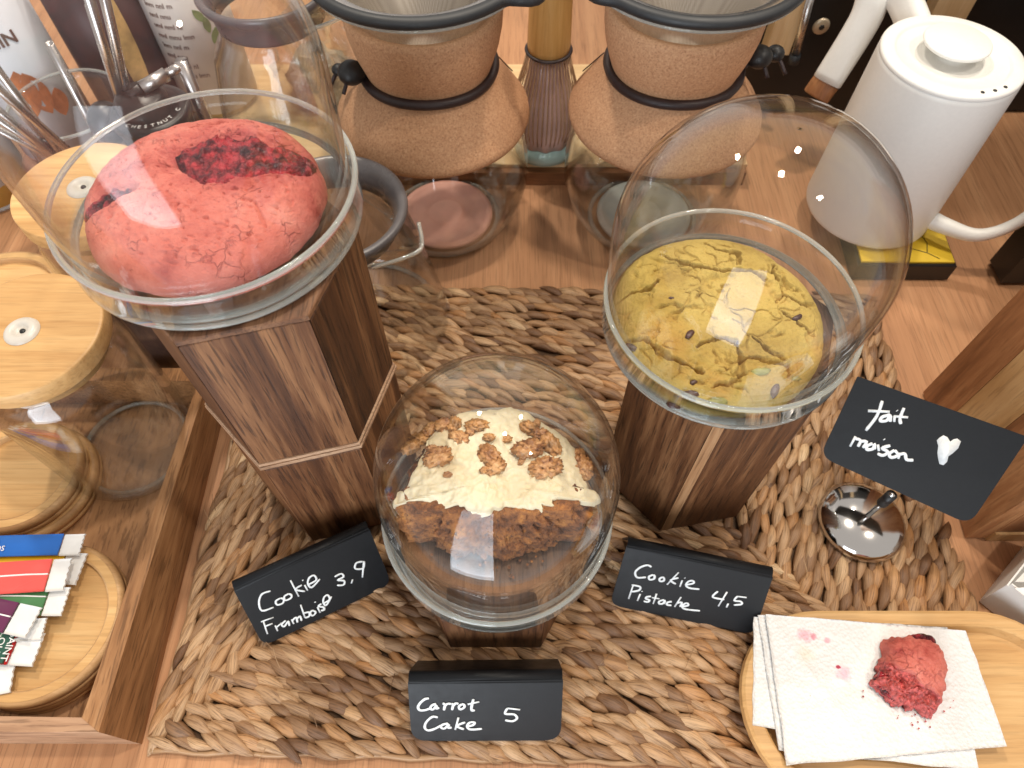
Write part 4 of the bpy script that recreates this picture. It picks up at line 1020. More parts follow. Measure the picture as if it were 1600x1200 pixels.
# green band with the maker's name across the red wrap
bandp = [b_ + lf * .0190 + up * (w * .02), b_ + lf * .0400 + up * (w * .02), b_ + lf * .0400 + up * (w * .98), b_ + lf * .0190 + up * (w * .98)]
V = [(p.x, p.y, SZ + .0035 + .0046) for p in bandp] + [(p.x, p.y, SZ + .0035 + .0012) for p in bandp]
mesh('green_band', V, [(0, 1, 2, 3), (7, 6, 5, 4)] + [(k, 4 + k, 4 + (k + 1) % 4, (k + 1) % 4) for k in range(4)], dgrn, t, False)
q0 = b_ + lf * .0210 + up * (w * .93); q0.z = SZ + .0083
words('SAINT', q0, -up, -lf, .0068, M['paper_white'], t, 'maker_name'); q1 = q0 + lf * .0068; words('LOUIS', q1 , -up, -lf, .0068, M['paper_white'], t, 'maker_name')
sachet((79, 966), (62, 1000), SZ + .0050, .10, [('printed_wrap', grn, 0, 1)], .0200, 'pale sachet end showing under the purple sachet', tilt=0, left=(0, 988))
sachet((66, 950), (42, 998), SZ + .0104, .11, [('printed_wrap', pur, 0, 1)], .0165, 'purple sachet with a white seam line', stripe=.50, left=(0, 962))
sachet((106, 919), (103, 962), SZ + .0072, .12, [('printed_wrap', grn, 0, 1)], .0140, 'green sachet with a white seam between coral and purple', stripe=.62, left=(0, 940))
t, a, b_, up, lf, w = sachet((132, 866), (126, 914), SZ + .0035, .13, [('printed_wrap', yel, 0, 1)], .0150, 'yellow sachet beneath the blue and coral ones', left=(0, 882))
sachet((108, 874), (107, 922), SZ + .0118, .12, [('printed_wrap', cor_, 0, 1)], .0130, 'coral red sachet with a white seam line', stripe=.50, left=(0, 905))
t, a, b_, up, lf, w = sachet((136, 835), (124, 868), SZ + .0090, .13, [('printed_wrap', blue, 0, 1)], .0150, 'blue sachet at the top of the sachet pile', left=(0, 855))
q0 = at(-14, 861, SZ + .0140); words('SDS', q0, (1, .02, 0), (0, 1, 0), .0055, M['paper_white'], t, 'lettering')
q0 = at(-12, 846, SZ + .0140); mesh('small_emblem', *tube([q0 + Vector((.0045 * cos(k * .7), .002 * sin(k * .7), .0004)) for k in range(9)], .0005, 5, closed=True), M['paper_white'], t)

# ================================================================== GLASS JARS WITH BAMBOO LIDS
def lidded_jar(cx, cy, z0, zt, Rb, Rl, label, content=None, hole=True, rot=20):
    t = thing('glass_jar', (cx, cy, z0), label, 'jar', 'glass jars with bamboo lids')
    H = zt - .014 - z0
    out = [(.0003, 0), (Rb * .86, 0), (Rb * .95, .004), (Rb, .012), (Rb, H * .80), (Rb * .985, H * .87), (Rb * .93, H * .93), (Rb * .895, H * .965), (Rb * .90, H)]
    inn = [(r - .0016, max(z, .0035)) for r, z in out[::-1][:-1]] + [(.0003, .0045)]
    mesh('jar_glass', *lathe(out + inn, (cx, cy, z0), 96), M['glass_jar'], t)
    mesh('jar_base', *lathe(arc(Rb * .80, .003, .0018, 0, 330, 8), (cx, cy, z0), 72, True), M['glass_rim'], t)
    if content:
        hh = content[1]; V, F = lathe([(.0003, .005), (Rb - .004, .005), (Rb - .0022, .010), (Rb - .0022, hh), (Rb * .6, hh + .002), (.0003, hh + .003)], (cx, cy, z0), 72)
        V = [(x, y, z + (.0015 * noise.noise(Vector((x * 60, y * 60, 1))) if z - z0 > hh - .001 else 0)) for x, y, z in V]
        mesh('contents', V, F, content[0], t)
    lid = mesh('lid', *lathe([(.0005, -.012), (Rl * .86, -.012), (Rl * .865, -.0005), (Rl, -.0003), (Rl + .0008, .0008), (Rl + .0008, .0125), (Rl + .0002, .0138), (Rl - .0012, .0142), (.0005, .0142)], (cx, cy, zt - .0142), 96), M['bamboo'], t)
    for p in lid.data.polygons: p.use_smooth = abs(p.normal.z) < .6
    # turn the grain
    mesh('seal_ring', *lathe(arc(Rl * .88, -.004, .0016, 0, 315, 7), (cx, cy, zt - .0142), 72, True), M['silicone_clear'], t)
    if hole:
        g = mesh('straw_seal', *lathe([(.0002, .0004), (.0030, .0004), (.0042, .0012), (.0052, .0026), (.0066, .0030), (.0088, .0028), (.0108, .0014), (.0114, .0002)], (cx, cy, zt), 48), M['silicone_clear'], t)
        mesh('straw_slit', *lathe([(.0001, .0012), (.0016, .0012), (.0020, .0003)], (cx + .0006, cy, zt), 16), M['black'], g)
    return t
lidded_jar(-.3215, .2740, FZ, .178, .0540, .0500, 'empty glass jar with a bamboo lid and straw hole standing in the tray')
lidded_jar(-.3150, .3960, 0, .190, .0520, .0500, 'glass jar of brown cocoa with bamboo lid left of the tallest pedestal', (M['cocoa'], .085))

# ================================================================== KETTLE
kt = thing('white_kettle', (.370, .547, .030), 'white gooseneck kettle with round lid knob on the yellow and black scale box', 'kettle')
KC = (.370, .547, 0)
body = [(.0005, .0275), (.058, .0275), (.0615, .0290), (.0625, .0325), (.0590, .190), (.0588, .1935), (.0578, .1955), (.050, .1960)]
mesh('kettle_body', *lathe(body, KC, 128), M['kettle'], kt)
mesh('lid_gap', *lathe([(.0588, .1935), (.0583, .1937), (.0583, .1945)], KC, 128), M['black'], kt)
lid = mesh('lid', *lathe([(.0586, .1948), (.0588, .1956), (.0586, .1972), (.0576, .1984), (.0560, .1990), (.0480, .1992), (.0468, .1988), (.0458, .1972), (.0445, .1962), (.0150, .1960), (.0120, .1965), (.0105, .1990), (.0100, .2045), (.0001, .2045)], KC, 128), M['kettle'], kt)
mesh('lid_knob', *lathe([(.0001, .2040), (.0215, .2042), (.0262, .2062), (.0272, .2078), (.0270, .2090), (.0260, .2096), (.0001, .2098)], (KC[0] - .001, KC[1] + .002, 0), 96), M['kettle'], kt)
for k in range(3):
    a = radians(-84 + k * 12); mesh('steam_hole', *lathe([(.0001, .0002), (.0016, .0002), (.0017, -.0006)], (KC[0] + .0525 * cos(a), KC[1] + .0525 * sin(a), .1992), 16), M['black'], kt)
# spout: leaves the foot of the body to the right front and climbs
s0 = Vector((.4180, .5120, .050))
sp = smoothline([Vector((.405, .517, .047)), Vector((.428, .498, .047)), Vector((.452, .484, .050)), Vector((.476, .482, .066)), Vector((.490, .484, .092)), Vector((.500, .487, .125)), Vector((.512, .489, .160)), Vector((.535, .490, .185))], 7)
mesh('gooseneck_spout', *tube(sp, [.0095 - .0040 * min(1, i / (len(sp) * .35)) for i in range(len(sp))], 24), M['kettle'], kt)
# handle: a bar from the top back of the body, bent down at the left
def bar(pts, wv, hv, mt, nm, parent, k=6, taper=None):
    L = smoothline(pts, k); V, F = [], []; m = len(L)
    for i, p in enumerate(L):
        tg = (L[min(i + 1, m - 1)] - L[max(i - 1, 0)]).normalized(); sd = tg.cross(Vector((-.55, -.83, 0))).normalized(); nm_ = sd.cross(tg)
        s = 1 if taper is None else taper[0] + (taper[1] - taper[0]) * i / (m - 1)
        for q in range(16):
            a = 2 * pi * q / 16; ca, sa_ = cos(a), sin(a); r = (abs(ca) ** 4 + abs(sa_) ** 4) ** -.25
            V.append(tuple(p + sd * (wv * s * ca * r) + nm_ * (hv * s * sa_ * r)))
    for i in range(m - 1):
        for q in range(16): l = (q + 1) % 16; F.append((i * 16 + q, i * 16 + l, (i + 1) * 16 + l, (i + 1) * 16 + q))
    F.append(tuple(range(15, -1, -1))); F.append(tuple(range((m - 1) * 16, m * 16)))
    return mesh(nm, V, F, mt, parent)
hA, hB, hC = at(1400, 55, .192), at(1395, 0, .215), at(1355, 20, .200)
hp = [at(1432, 50, .184), at(1414, 5, .194), at(1392, -26, .200), at(1368, -12, .192), at(1350, 34, .168), at(1293, 126, .112)]
bar(hp, .0150, .0085, M['kettle'], 'handle', kt, 6, (.95, .98))
bar([at(1293, 126, .1118), at(1285, 136, .105), at(1276, 149, .096)], .0140, .0078, M['crate'], 'handle_tip', kt, 4)
# scale box beneath
sc = thing('scale_box', (.37, .53, 0), 'black box with yellow top under the white kettle', 'scale')
mesh('black_case', *prism([(.344, .470), (.442, .469), (.449, .600), (.351, .601)], 0.0006, .0225, .0012), M['machine'], sc, False)
mesh('yellow_top', *prism([(.347, .473), (.439, .472), (.446, .597), (.354, .598)], .0226, .0250, .0003), M['yellow'], sc, False)
mesh('printed_line', *tube([(.40, .490, .0253), (.415, .484, .0253), (.425, .476, .0253)], .0004, 4), M['black'], sc)
mesh('printed_line', *tube([(.415, .484, .0253), (.419, .497, .0253), (.416, .51, .0253)], .0004, 4), M['black'], sc)

# ================================================================== POUR OVER COFFEE MAKERS
def torus_path(c, R, r, n=96, m=10, sq=1.0, fz=None):
    pts = [(c[0] + R * cos(2 * pi * k / n), c[1] + R * sin(2 * pi * k / n), c[2] + (fz(2 * pi * k / n) if fz else 0)) for k in range(n)]
    return tube(pts, r, m, closed=True, flat=sq)
def pourover(cx, cy, label, disc, disclabel, beads, lift=0, knob=-1):
    t = thing('pour_over_coffee_maker', (cx, cy, 0), label, 'coffee maker', 'cork collared pour over coffee makers')
    g = [(.0003, .0008), (.048, .0008), (.058, .004), (.070, .016), (.0815, .036), (.0870, .060), (.0875, .085), (.083, .112), (.073, .142), (.061, .165), (.048, .182), (.0480, .195), (.0525, .215), (.062, .238), (.076, .256), (.0842, .2625)]
    inn = [(r - .0018, max(z, .004)) for r, z in g[::-1][:-1]] + [(.0003, .004)]
    mesh('glass_body', *lathe(g + inn, (cx, cy, 0), 96), M['glass_jar'], t)
    mesh('glass_foot', *lathe(arc(.0560, .0040, .0026, 0, 330, 9), (cx, cy, 0), 96, True), M['glass_rim'], t)
    mesh('glass_lip', *lathe(arc(.0838, .2630, .0018, 0, 330, 8), (cx, cy, 0), 96, True), M['glass_rim'], t)
    # cork collar in two halves, pinched by the strap
    out = [(.0865, .132), (.0880, .136), (.0872, .141), (.078, .1545), (.068, .166), (.0580, .175), (.0548, .180), (.0548, .186), (.0575, .193), (.0615, .206), (.0642, .220), (.0650, .232), (.0640, .2375)]
    inn = [(r - .0048, z) for r, z in out[::-1]]
    mesh('cork_collar', *lathe(out + inn, (cx, cy, 0), 96, True), M['cork'], t)
    mesh('leather_strap', *torus_path((cx, cy, .1825), .0570, .0042, 96, 8, 1.0, lambda a: .0008 * sin(3 * a)), M['leather'], t)
    mesh('seam_line', *tube([(cx + (.0885 - .020 * k / 6) * cos(radians(35 if knob < 0 else 145)), cy + (.0885 - .020 * k / 6) * sin(radians(35 if knob < 0 else 145)), .142 + .026 * k / 6) for k in range(7)], .0006, 5), M['leather'], t)
    for bx_, by_, bz_, br in beads:
        vf = xf(blob(br, 3, .03, 1, 1, (1, 1, .85)), Matrix.Translation((cx + bx_, cy + by_, bz_))); mesh('strap_bead', *vf, M['black'], t)
        mesh('strap_tail', *tube(smoothline([(cx + bx_ * .85, cy + by_ * .8, .183), (cx + bx_, cy + by_, bz_), (cx + bx_ * 1.12, cy + by_ - .012, bz_ - .012)], 4), .0018, 6), M['leather'], t)
    # steel mesh cone filter with black rim and a thumb tab
    mesh('mesh_cone', *lathe([(.0790, .2665), (.0600, .244), (.0400, .216), (.0260, .196), (.0240, .192), (.0003, .191)], (cx, cy, 0), 96), M['meshfilter'], t)
    mesh('cone_rib', *tube([(cx + knob * .052, cy - .038, .250), (cx + knob * .020, cy - .016, .200)], .0012, 6), M['steel'], t)
    mesh('steel_band', *lathe([(.0805, .2675), (.0740, .2695), (.0690, .2660)], (cx, cy, 0), 96), M['steel'], t)
    V, F = [], []; n = 120; prof = [(-.0040, .0022), (-.0030, .0042), (.000, .0048), (.0034, .0034), (.0044, .0005), (.0034, -.0026), (.000, -.0036), (-.0034, -.0022)]
    td = radians(-24 if knob < 0 else 206)
    for k in range(n):
        a = 2 * pi * k / n; d = (a - td + pi) % (2 * pi) - pi
        ext = (.019 if knob < 0 else .009) * math.exp(-(d / .22) ** 4)
        for (pr_, pz) in prof:
            R = .0845 + (pr_ if pr_ < 0 else pr_ * 1.0) + (ext if pr_ >= 0 else ext * .15)
            V.append((cx + R * cos(a), cy + R * sin(a), .2685 + pz - ext * .10))
    m = len(prof)
    for k in range(n):
        l = (k + 1) % n
        for j in range(m): q = (j + 1) % m; F.append((k * m + j, l * m + j, l * m + q, k * m + q))
    mesh('filter_rim', V, F, M['rubber'], t)
    for k in range(4):
        a = td; rad = (.087 if knob < 0 else .0835) + k * .0042; wd = .0085 - k * .0008
        p0 = Vector((cx + rad * cos(a), cy + rad * sin(a), .2755 - .0034 - .0004 * k)); s_ = Vector((-sin(a), cos(a), 0))
        mesh('grip_groove', *tube(smoothline([p0 - s_ * wd, p0 + Vector((cos(a), sin(a), 0)) * .0012, p0 + s_ * wd], 3), .0008, 5), M['black'], t)
    d = thing('silicone_disc', (cx, cy, .006), disclabel, 'lid')
    mesh('disc_body', *lathe([(.0003, .0048), (.046, .0048), (.0495, .006), (.050, .0085), (.0490, .0105), (.044, .0115), (.0425, .0100), (.020, .0095), (.0185, .0115), (.0165, .0120), (.0003, .0120)], (cx + .001, cy - .001, 0), 72), disc, d)
    return t
pourover(-.072, .557, 'left pour over coffee maker with cork collar and black rimmed filter', M['pink'], 'pink round disc seen under the left coffee maker', [(-.062, -.026, .192, .0115), (-.078, -.004, .180, .0060)])
pourover(.140, .557, 'right pour over coffee maker with cork collar and black rimmed filter', M['greyblue'], 'pale grey green disc seen under the right coffee maker', [(.068, -.010, .196, .0110), (.086, .004, .190, .0080)], 0, 1)

# ================================================================== SERVERS
def server(cx, cy, zt, Rb, Rc, label, yaw, scale=1.0):
    t = thing('glass_server', (cx, cy, 0), label, 'carafe', 'glass servers with grey collars')
    g = [(.0003, .0006), (Rb - .008, .0006), (Rb - .002, .004), (Rb, .012), (Rb * .97, .030), (Rb * .87, zt * .50), (Rb * .74, zt * .74), (Rc * .84, zt * .84), (Rc * .80, zt * .90), (Rc * .86, zt - .008), (Rc * .97, zt)]
    inn = [(r - .0018, max(z, .0035)) for r, z in g[::-1][:-1]] + [(.0003, .0035)]
    V, F = lathe(g + inn, (cx, cy, 0), 96); W_ = []
    for x, y, z in V:      # pull a pouring lip out of the neck
        a = math.atan2(y - cy, x - cx) - radians(yaw); a = (a + pi) % (2 * pi) - pi
        k = sstep(zt * .78, zt, z) * math.exp(-(a / .30) ** 2) * .020
        W_.append((x + k * cos(radians(yaw)), y + k * sin(radians(yaw)), z - k * .25))
    mesh('server_glass', W_, F, M['glass_jar'], t)
    mesh('glass_foot', *lathe(arc(Rb - .006, .003, .0022, 0, 330, 8), (cx, cy, 0), 72, True), M['glass_rim'], t)
    mesh('silicone_collar', *lathe([(Rc * .79, zt * .885), (Rc * .80, zt - .006), (Rc * .88, zt + .004), (Rc * .96, zt + .0075), (Rc, zt + .0065), (Rc * 1.01, zt + .003), (Rc * .97, zt - .002), (Rc * .88, zt - .007), (Rc * .84, zt * .90), (Rc * .83, zt * .885)], (cx, cy, 0), 96, True), M['collar'], t)
    pts = [(cx + (Rc + .006) * cos(radians(yaw)) + .02 * s_ * -sin(radians(yaw)), cy + (Rc + .006) * sin(radians(yaw)) + .02 * s_ * cos(radians(yaw)), zt - .012 - .005 * (1 - s_ * s_)) for s_ in (-1, -.5, 0, .5, 1)]
    mesh('spout_lip', *tube(smoothline([(cx + Rc * .98 * cos(radians(yaw - 32)), cy + Rc * .98 * sin(radians(yaw - 32)), zt - .012), (cx + (Rc + .012) * cos(radians(yaw - 10)), cy + (Rc + .012) * sin(radians(yaw - 10)), zt - .010), (cx + (Rc + .018) * cos(radians(yaw)), cy + (Rc + .018) * sin(radians(yaw)), zt - .008), (cx + (Rc + .010) * cos(radians(yaw + 14)), cy + (Rc + .010) * sin(radians(yaw + 14)), zt - .002)], 5), .0017, 8), M['glass_rim'], t)
    return t
server(-.143, .412, .150, .082, .0600, 'small glass server with grey collar behind the tallest pedestal', -22)
server(-.222, .632, .205, .085, .0600, 'tall glass server with dark grey collar at the back left', -15)

# ================================================================== BACK LEFT: STRAWS, GRINDER, BOTTLES
def straw(p0, p1, r, label, bend=None):
    pts = [Vector(p0), Vector(p1)] if not bend else smoothline([p0, bend, p1], 6)
    t = thing('metal_straw', tuple(p0), label, 'straw', 'steel straws in the glass jar')
    V, F = [], []; m = len(pts); n = 14
    tg = (pts[-1] - pts[0]).normalized(); a = tg.orthogonal().normalized(); b = tg.cross(a)
    for rr in (r, r * .82):
        for p in (pts if rr == r else pts[::-1]):
            for k in range(n): th = 2 * pi * k / n; V.append(tuple(p + a * rr * cos(th) + b * rr * sin(th)))
    for i in range(2 * m):
        j = (i + 1) % (2 * m)
        for k in range(n): l = (k + 1) % n; F.append((i * n + k, i * n + l, j * n + l, j * n + k))
    mesh('straw_tube', V, F, M['steel'], t)
sjc = at(105, 165, .12)
sj = thing('straw_jar', (sjc.x, sjc.y, 0), 'clear glass jar full of steel straws at the far left', 'jar')
g = [(.0003, .0006), (.040, .0006), (.047, .004), (.050, .014), (.052, .115), (.0535, .122)]
mesh('jar_glass', *lathe(g + [(r - .002, max(z, .004)) for r, z in g[::-1]], (sjc.x, sjc.y, 0), 80), M['glass_jar'], sj)
mesh('jar_lip', *lathe(arc(.0530, .1225, .0016, 0, 330, 8), (sjc.x, sjc.y, 0), 80, True), M['glass_rim'], sj)
SB = Vector((sjc.x, sjc.y, .006))
straw(SB + Vector((.020, -.020, 0)), at(77, 68, .205), .0036, 'single short steel straw with its open end up')
for i, (X, Y, zz, lab) in enumerate([(128, -40, .30, 'tall steel straw left of the leaning pair at the jar back'), (140, 8, .235, 'steel straw with open top beside the brown label'), (150, -60, .30, 'tall steel straw right of the open topped one')]):
    straw(SB + Vector((.026 + .004 * i, .006 - i * .006, 0)), at(X, Y, zz), .0038, lab)
for i, (X, Y, zz) in enumerate([(-40, 60, .24), (-46, 90, .22), (-60, 125, .21), (-40, 160, .18), (-70, 80, .25), (-55, 175, .17)]):
    straw(SB + Vector((-.018 + .006 * i, -.020 + .003 * i, 0)), at(X, Y, zz), .0034, ['uppermost straw of the bundle leaning left', 'second straw of the left leaning bundle', 'third straw of the left leaning bundle', 'low straw of the left leaning bundle', 'rear straw of the left leaning bundle', 'lowest straw of the left leaning bundle'][i])

# hand coffee grinder
gz = .165; gc = at(232, 168, gz)
gr = thing('coffee_grinder', (gc.x, gc.y, 0), 'black hand coffee grinder with steel crank arm behind the raspberry cookie', 'coffee grinder')
mesh('grinder_body', *lathe([(.0003, .0006), (.030, .0006), (.031, .003), (.031, gz - .012), (.034, gz - .008), (.0345, gz - .002), (.033, gz), (.0255, gz + .0010), (.0240, gz - .002), (.0003, gz - .002)], (gc.x, gc.y, 0), 72), M['machine'], gr)
mesh('grinder_cap', *lathe([(.022, gz - .0018), (.0215, gz + .010), (.018, gz + .0135), (.0003, gz + .0145)], (gc.x - .003, gc.y, 0), 60), M['machine'], gr)
txt = 'CHESTNUT C'
for k, ch in enumerate(txt):
    if ch == ' ': continue
    a = radians(-112 + k * 11.5); p = Vector((gc.x + .0288 * cos(a), gc.y + .0288 * sin(a), gz + .0011))
    xd = Vector((-sin(a), cos(a), 0)); words(ch, p - xd * .0018, xd, Vector((-cos(a), -sin(a), 0)), .0056, M['paper_white'], gr, 'ring_letter', .0001)
q = gz + .018
k0 = Vector((gc.x + .002, gc.y + .001, q)); k1 = at(292, 98, q + .006)
mesh('crank_arm', *tube([k0, k0 + (k1 - k0) * .55], .0058, 16), M['steel'], gr); mesh('crank_arm', *tube([k0 + (k1 - k0) * .5, k1], .0042, 16), M['steel'], gr)
mesh('crank_post', *tube([k1 - (k1 - k0).normalized() * .004 + Vector((0, 0, .004)), k1 - (k1 - k0).normalized() * .004 - Vector((0, 0, .09))], .0056, 16), M['steel'], gr)
kb = at(170, 192, .150)
mesh('crank_knob', *xf(blob(.0165, 4, .02, 1, 1, (1, 1, 1.15)), Matrix.Translation(kb)), M['machine'], gr)
mesh('crank_link', *tube([k0, (k0 + kb) / 2 + Vector((0, 0, .004)), kb], .0045, 12), M['machine'], gr)

# syrup bottles
def petals(c, nrm_r, axis, r, col, parent, nm, n=5):
    pass
M['label'] = plain('paper_label', (.66, .69, .74), 0.5, 0, 0.03, 40)
M['brown_label'] = plain('brown_label', (.055, .022, .022), .4, 0, .06, 40)
M['label_back'] = plain('paper_back_label', (.72, .68, .64), 0.5, 0, 0.03, 40)
M['petal'] = plain('printed_vanilla', (.72, .62, .32), 0.5, 0, 0.15, 60)
M['leafprint'] = plain('printed_leaf', (.20, .32, .12), 0.5, 0, 0.2, 60)
M['toffee'] = plain('printed_caramel', (.60, .20, .07), 0.5, 0, 0.2, 60)
M['print'] = plain('printed_brown_ink', (.16, .09, .07), 0.5, 0, 0.1, 60)
M['goldprint'] = plain('printed_gold', (.62, .40, .16), 0.5, 0, 0.3, 40)
def bottle(cx, cy, R, label, face, liquid, lm, deco):
    t = thing('syrup_bottle', (cx, cy, 0), label, 'bottle', 'syrup bottles at the back left')
    g = [(.0003, .0006), (R - .004, .0006), (R, .006), (R, .215), (R * .92, .235), (R * .5, .262), (R * .36, .285), (R * .36, .325)]
    mesh('bottle_glass', *lathe(g, (cx, cy, 0), 64), M['glass_jar'], t)
    mesh('syrup', *lathe([(.0003, .004), (R - .003, .006), (R - .003, .19), (.0003, .19)], (cx, cy, 0), 64), liquid, t)
    mesh('cap', *lathe([(R * .40, .30), (R * .42, .305), (R * .42, .333), (R * .3, .336), (.0003, .336)], (cx, cy, 0), 40), M['black'], t)
    n = 40; V, F = [], []; rr = R + .0007; a0, a1 = face - 112, face + 112
    for zz in (.030, .205):
        for off in (0, -.0006):
            for k in range(n + 1): a = radians(a0 + (a1 - a0) * k / n); V.append((cx + (rr + off) * cos(a), cy + (rr + off) * sin(a), zz))
    m = n + 1
    for k in range(n): F += [(k, k + 1, 2 * m + k + 1, 2 * m + k), (m + k, 3 * m + k, 3 * m + k + 1, m + k + 1), (k, m + k, m + k + 1, k + 1), (2 * m + k, 2 * m + k + 1, 3 * m + k + 1, 3 * m + k)]
    mesh('label', V, F, lm, t)
    def wrap(u, z, o=.0005): a = radians(face) + u / rr; return Vector((cx + (rr + o) * cos(a), cy + (rr + o) * sin(a), z))
    def wrapwords(txt, u0, z, size, mt, nm, bold=0):
        cu = bpy.data.curves.new(nm, 'FONT'); cu.body = txt; cu.size = size; cu.extrude = .0002; cu.resolution_u = 2; cu.offset = bold
        tmp = bpy.data.objects.new('tmp', cu); me = bpy.data.meshes.new_from_object(tmp); bpy.data.objects.remove(tmp)
        V = [tuple(wrap(u0 + v.co.x, z + v.co.y, .0004 + v.co.z)) for v in me.vertices]; F = [tuple(q.vertices) for q in me.polygons]; mesh(nm, V, F, mt, t, False)
    def petal(u, z, ang, L, wd, mt, nm='printed_petal'):
        P_ = [];
        for k in range(9): q = k / 8; P_.append((q * L, wd * sin(pi * q) ** .8))
        P_ += [(x, -y) for x, y in P_[-2:0:-1]]
        ca, sa_ = cos(radians(ang)), sin(radians(ang)); V = [tuple(wrap(u + x * ca - y * sa_, z + x * sa_ + y * ca, .0006)) for x, y in P_]
        V += [tuple(wrap(u + x * ca - y * sa_, z + x * sa_ + y * ca, .0001)) for x, y in P_]; n_ = len(P_)
        mesh(nm, V, [tuple(range(n_)), tuple(range(2 * n_ - 1, n_ - 1, -1))] + [(k, n_ + k, n_ + (k + 1) % n_, (k + 1) % n_) for k in range(n_)], mt, t, False)
    deco(wrapwords, petal, wrap, t)
def deco_vanilla(W_, P_, wr, t):
    W_('MONIN', -.030, .158, .0165, M['print'], 'maker_name', .0004)
    for k in range(6): P_(.006, .090, 20 + 60 * k, .022, .0055, M['petal'])
    for k in range(5): P_(-.004, .125, 30 + 72 * k, .015, .0035, M['petal'])
    P_(.003, .100, 80, .045, .005, M['leafprint'], 'printed_leaf')
    for k in range(4): W_('mmmmm', -.040 + .001 * k, .105 - .007 * k, .007, M['print'], 'small_print')
def deco_caramel(W_, P_, wr, t):
    W_('MONIN', -.030, .158, .0165, M['print'], 'maker_name', .0004)
    for (u, z, a, L, w_) in ((.002, .085, 85, .050, .012), (.016, .083, 95, .048, .011), (.026, .075, 80, .030, .009)): P_(u, z, a, L, w_, M['toffee'], 'printed_caramel')
    for k in range(5): P_(-.016, .050, 72 * k, .014, .004, M['petal'])
def deco_gold(W_, P_, wr, t):
    P_(-.010, .035, 88, .17, .010, M['goldprint'], 'printed_band')
def deco_back(W_, P_, wr, t):
    for k in range(9): W_(['mnl mnu lmn', 'lnm nnl m', 'nml nnu', 'uml nml nl'][k % 4], -.034, .165 - .011 * k, .0075, M['print'], 'small_print')
    for k in range(3): P_(.022, .110 + .012 * k, 60 + 30 * k, .018, .004, M['leafprint'], 'printed_leaf')
bottle(-.575, .600, .042, 'leftmost syrup bottle with white label and vanilla flower', -58, M['honey'], M['label'], deco_vanilla)
bottle(-.505, .655, .042, 'syrup bottle with white label and orange caramel pieces', -68, M['syrup_dark'], M['label'], deco_caramel)
bottle(-.425, .705, .042, 'dark brown syrup bottle with a gold edged label', -35, M['syrup_dark'], M['brown_label'], deco_gold)
bottle(-.345, .735, .042, 'syrup bottle turned to its small print back label', -78, M['honey'], M['label_back'], deco_back)
# small jar of yellow syrup
yc = at(330, 130, .03)
yj = thing('syrup_jar', (yc.x, yc.y, 0), 'small clear jar of yellow syrup behind the crank arm', 'jar')
mesh('jar_glass', *lathe([(.0003, .0006), (.028, .0006), (.031, .004), (.031, .07), (.025, .085), (.0255, .10)], (yc.x, yc.y, 0), 60), M['glass_jar'], yj)
mesh('yellow_syrup', *lathe([(.0003, .003), (.0275, .003), (.0285, .006), (.0285, .045), (.0003, .045)], (yc.x, yc.y, 0), 60), M['honey'], yj)
# crumpled clear bag
M['bag'] = glass_thin('clear_plastic', (.93, .92, .90), .10, 1.4, .6, .12)
bv = blob(.055, 4, .45, 1.5, 5, (1.0, .7, 1.1)); bc = at(505, 120, .05)
bgg = thing('plastic_bag', (bc.x, bc.y, .005), 'crumpled clear plastic bag between the servers and the cork collar', 'bag')
mesh('bag_film', [(x + bc.x, y + bc.y, max(z + .055, .004)) for x, y, z in bv[0]], bv[1], M['bag'], bgg, False)
mesh('bag_content', [(x * .72 + bc.x, y * .72 + bc.y, max(z * .7 + .045, .003)) for x, y, z in blob(.055, 3, .5, 2, 9, (1.0, .7, 1.0))[0]], blob(.055, 3, .5, 2, 9, (1.0, .7, 1.0))[1], plain('bag_paper', (.50, .44, .38), .7, 0, .15, 80), bgg, False)

# ================================================================== MATCHA WHISK
wp = at(850, 232, .024)
wh = thing('matcha_whisk', (wp.x, wp.y, .03), 'bamboo matcha whisk standing handle up between the coffee makers', 'whisk')
wc = (wp.x, wp.y, .0); WS = 1.32
lathe0 = lathe
def wlathe(p, c, n, closed=False): return lathe0([(r * WS, z) for r, z in p], c, n, closed)
mesh('handle', *wlathe([(.0003, .250), (.0135, .250), (.0150, .247), (.0150, .200), (.0156, .170), (.0160, .150), (.0155, .142), (.0003, .142)], wc, 48), M['whisk'] if 'whisk' in M else M['bamboo'], wh)
mesh('binding_thread', *wlathe(arc(.0163, .143, .0016, 0, 330, 8), wc, 48, True), M['leather'], wh)
M['tine'] = plain('bamboo_tine', (.58, .36, .20), .5, 0, .1, 200)
for k in range(44):
    a = 2 * pi * k / 44; P_ = []
    for z, r in ((.141, .0160), (.125, .0185), (.105, .0230), (.085, .0260), (.065, .0262), (.050, .0235)): P_.append((wc[0] + r * WS * cos(a), wc[1] + r * WS * sin(a), z))
    mesh('tine', *tube(P_, .00070, 3), M['tine'], wh)
hd = thing('whisk_holder', (wp.x, wp.y, .023), 'pale green ceramic holder with pink sides under the matcha whisk', 'holder')
M['pinkglaze'] = plain('pink_glaze', (.62, .42, .36), .25, 0, .08, 30)
V, F = wlathe([(.010, .138), (.0135, .130), (.0165, .112), (.0215, .080), (.0235, .055), (.0245, .045), (.0200, .046), (.008, .130)], wc, 72, True)
V = [(wc[0] + (x - wc[0]) * (1 + .035 * cos(12 * math.atan2(y - wc[1], x - wc[0]))), wc[1] + (y - wc[1]) * (1 + .035 * cos(12 * math.atan2(y - wc[1], x - wc[0]))), z) for x, y, z in V]
mesh('ribbed_neck', V, F, M['pinkglaze'], hd)
mesh('holder_base', *wlathe([(.0003, .0232), (.020, .0232), (.0245, .026), (.0262, .033), (.0255, .044), (.0003, .0445)], wc, 72), M['celadon'], hd)

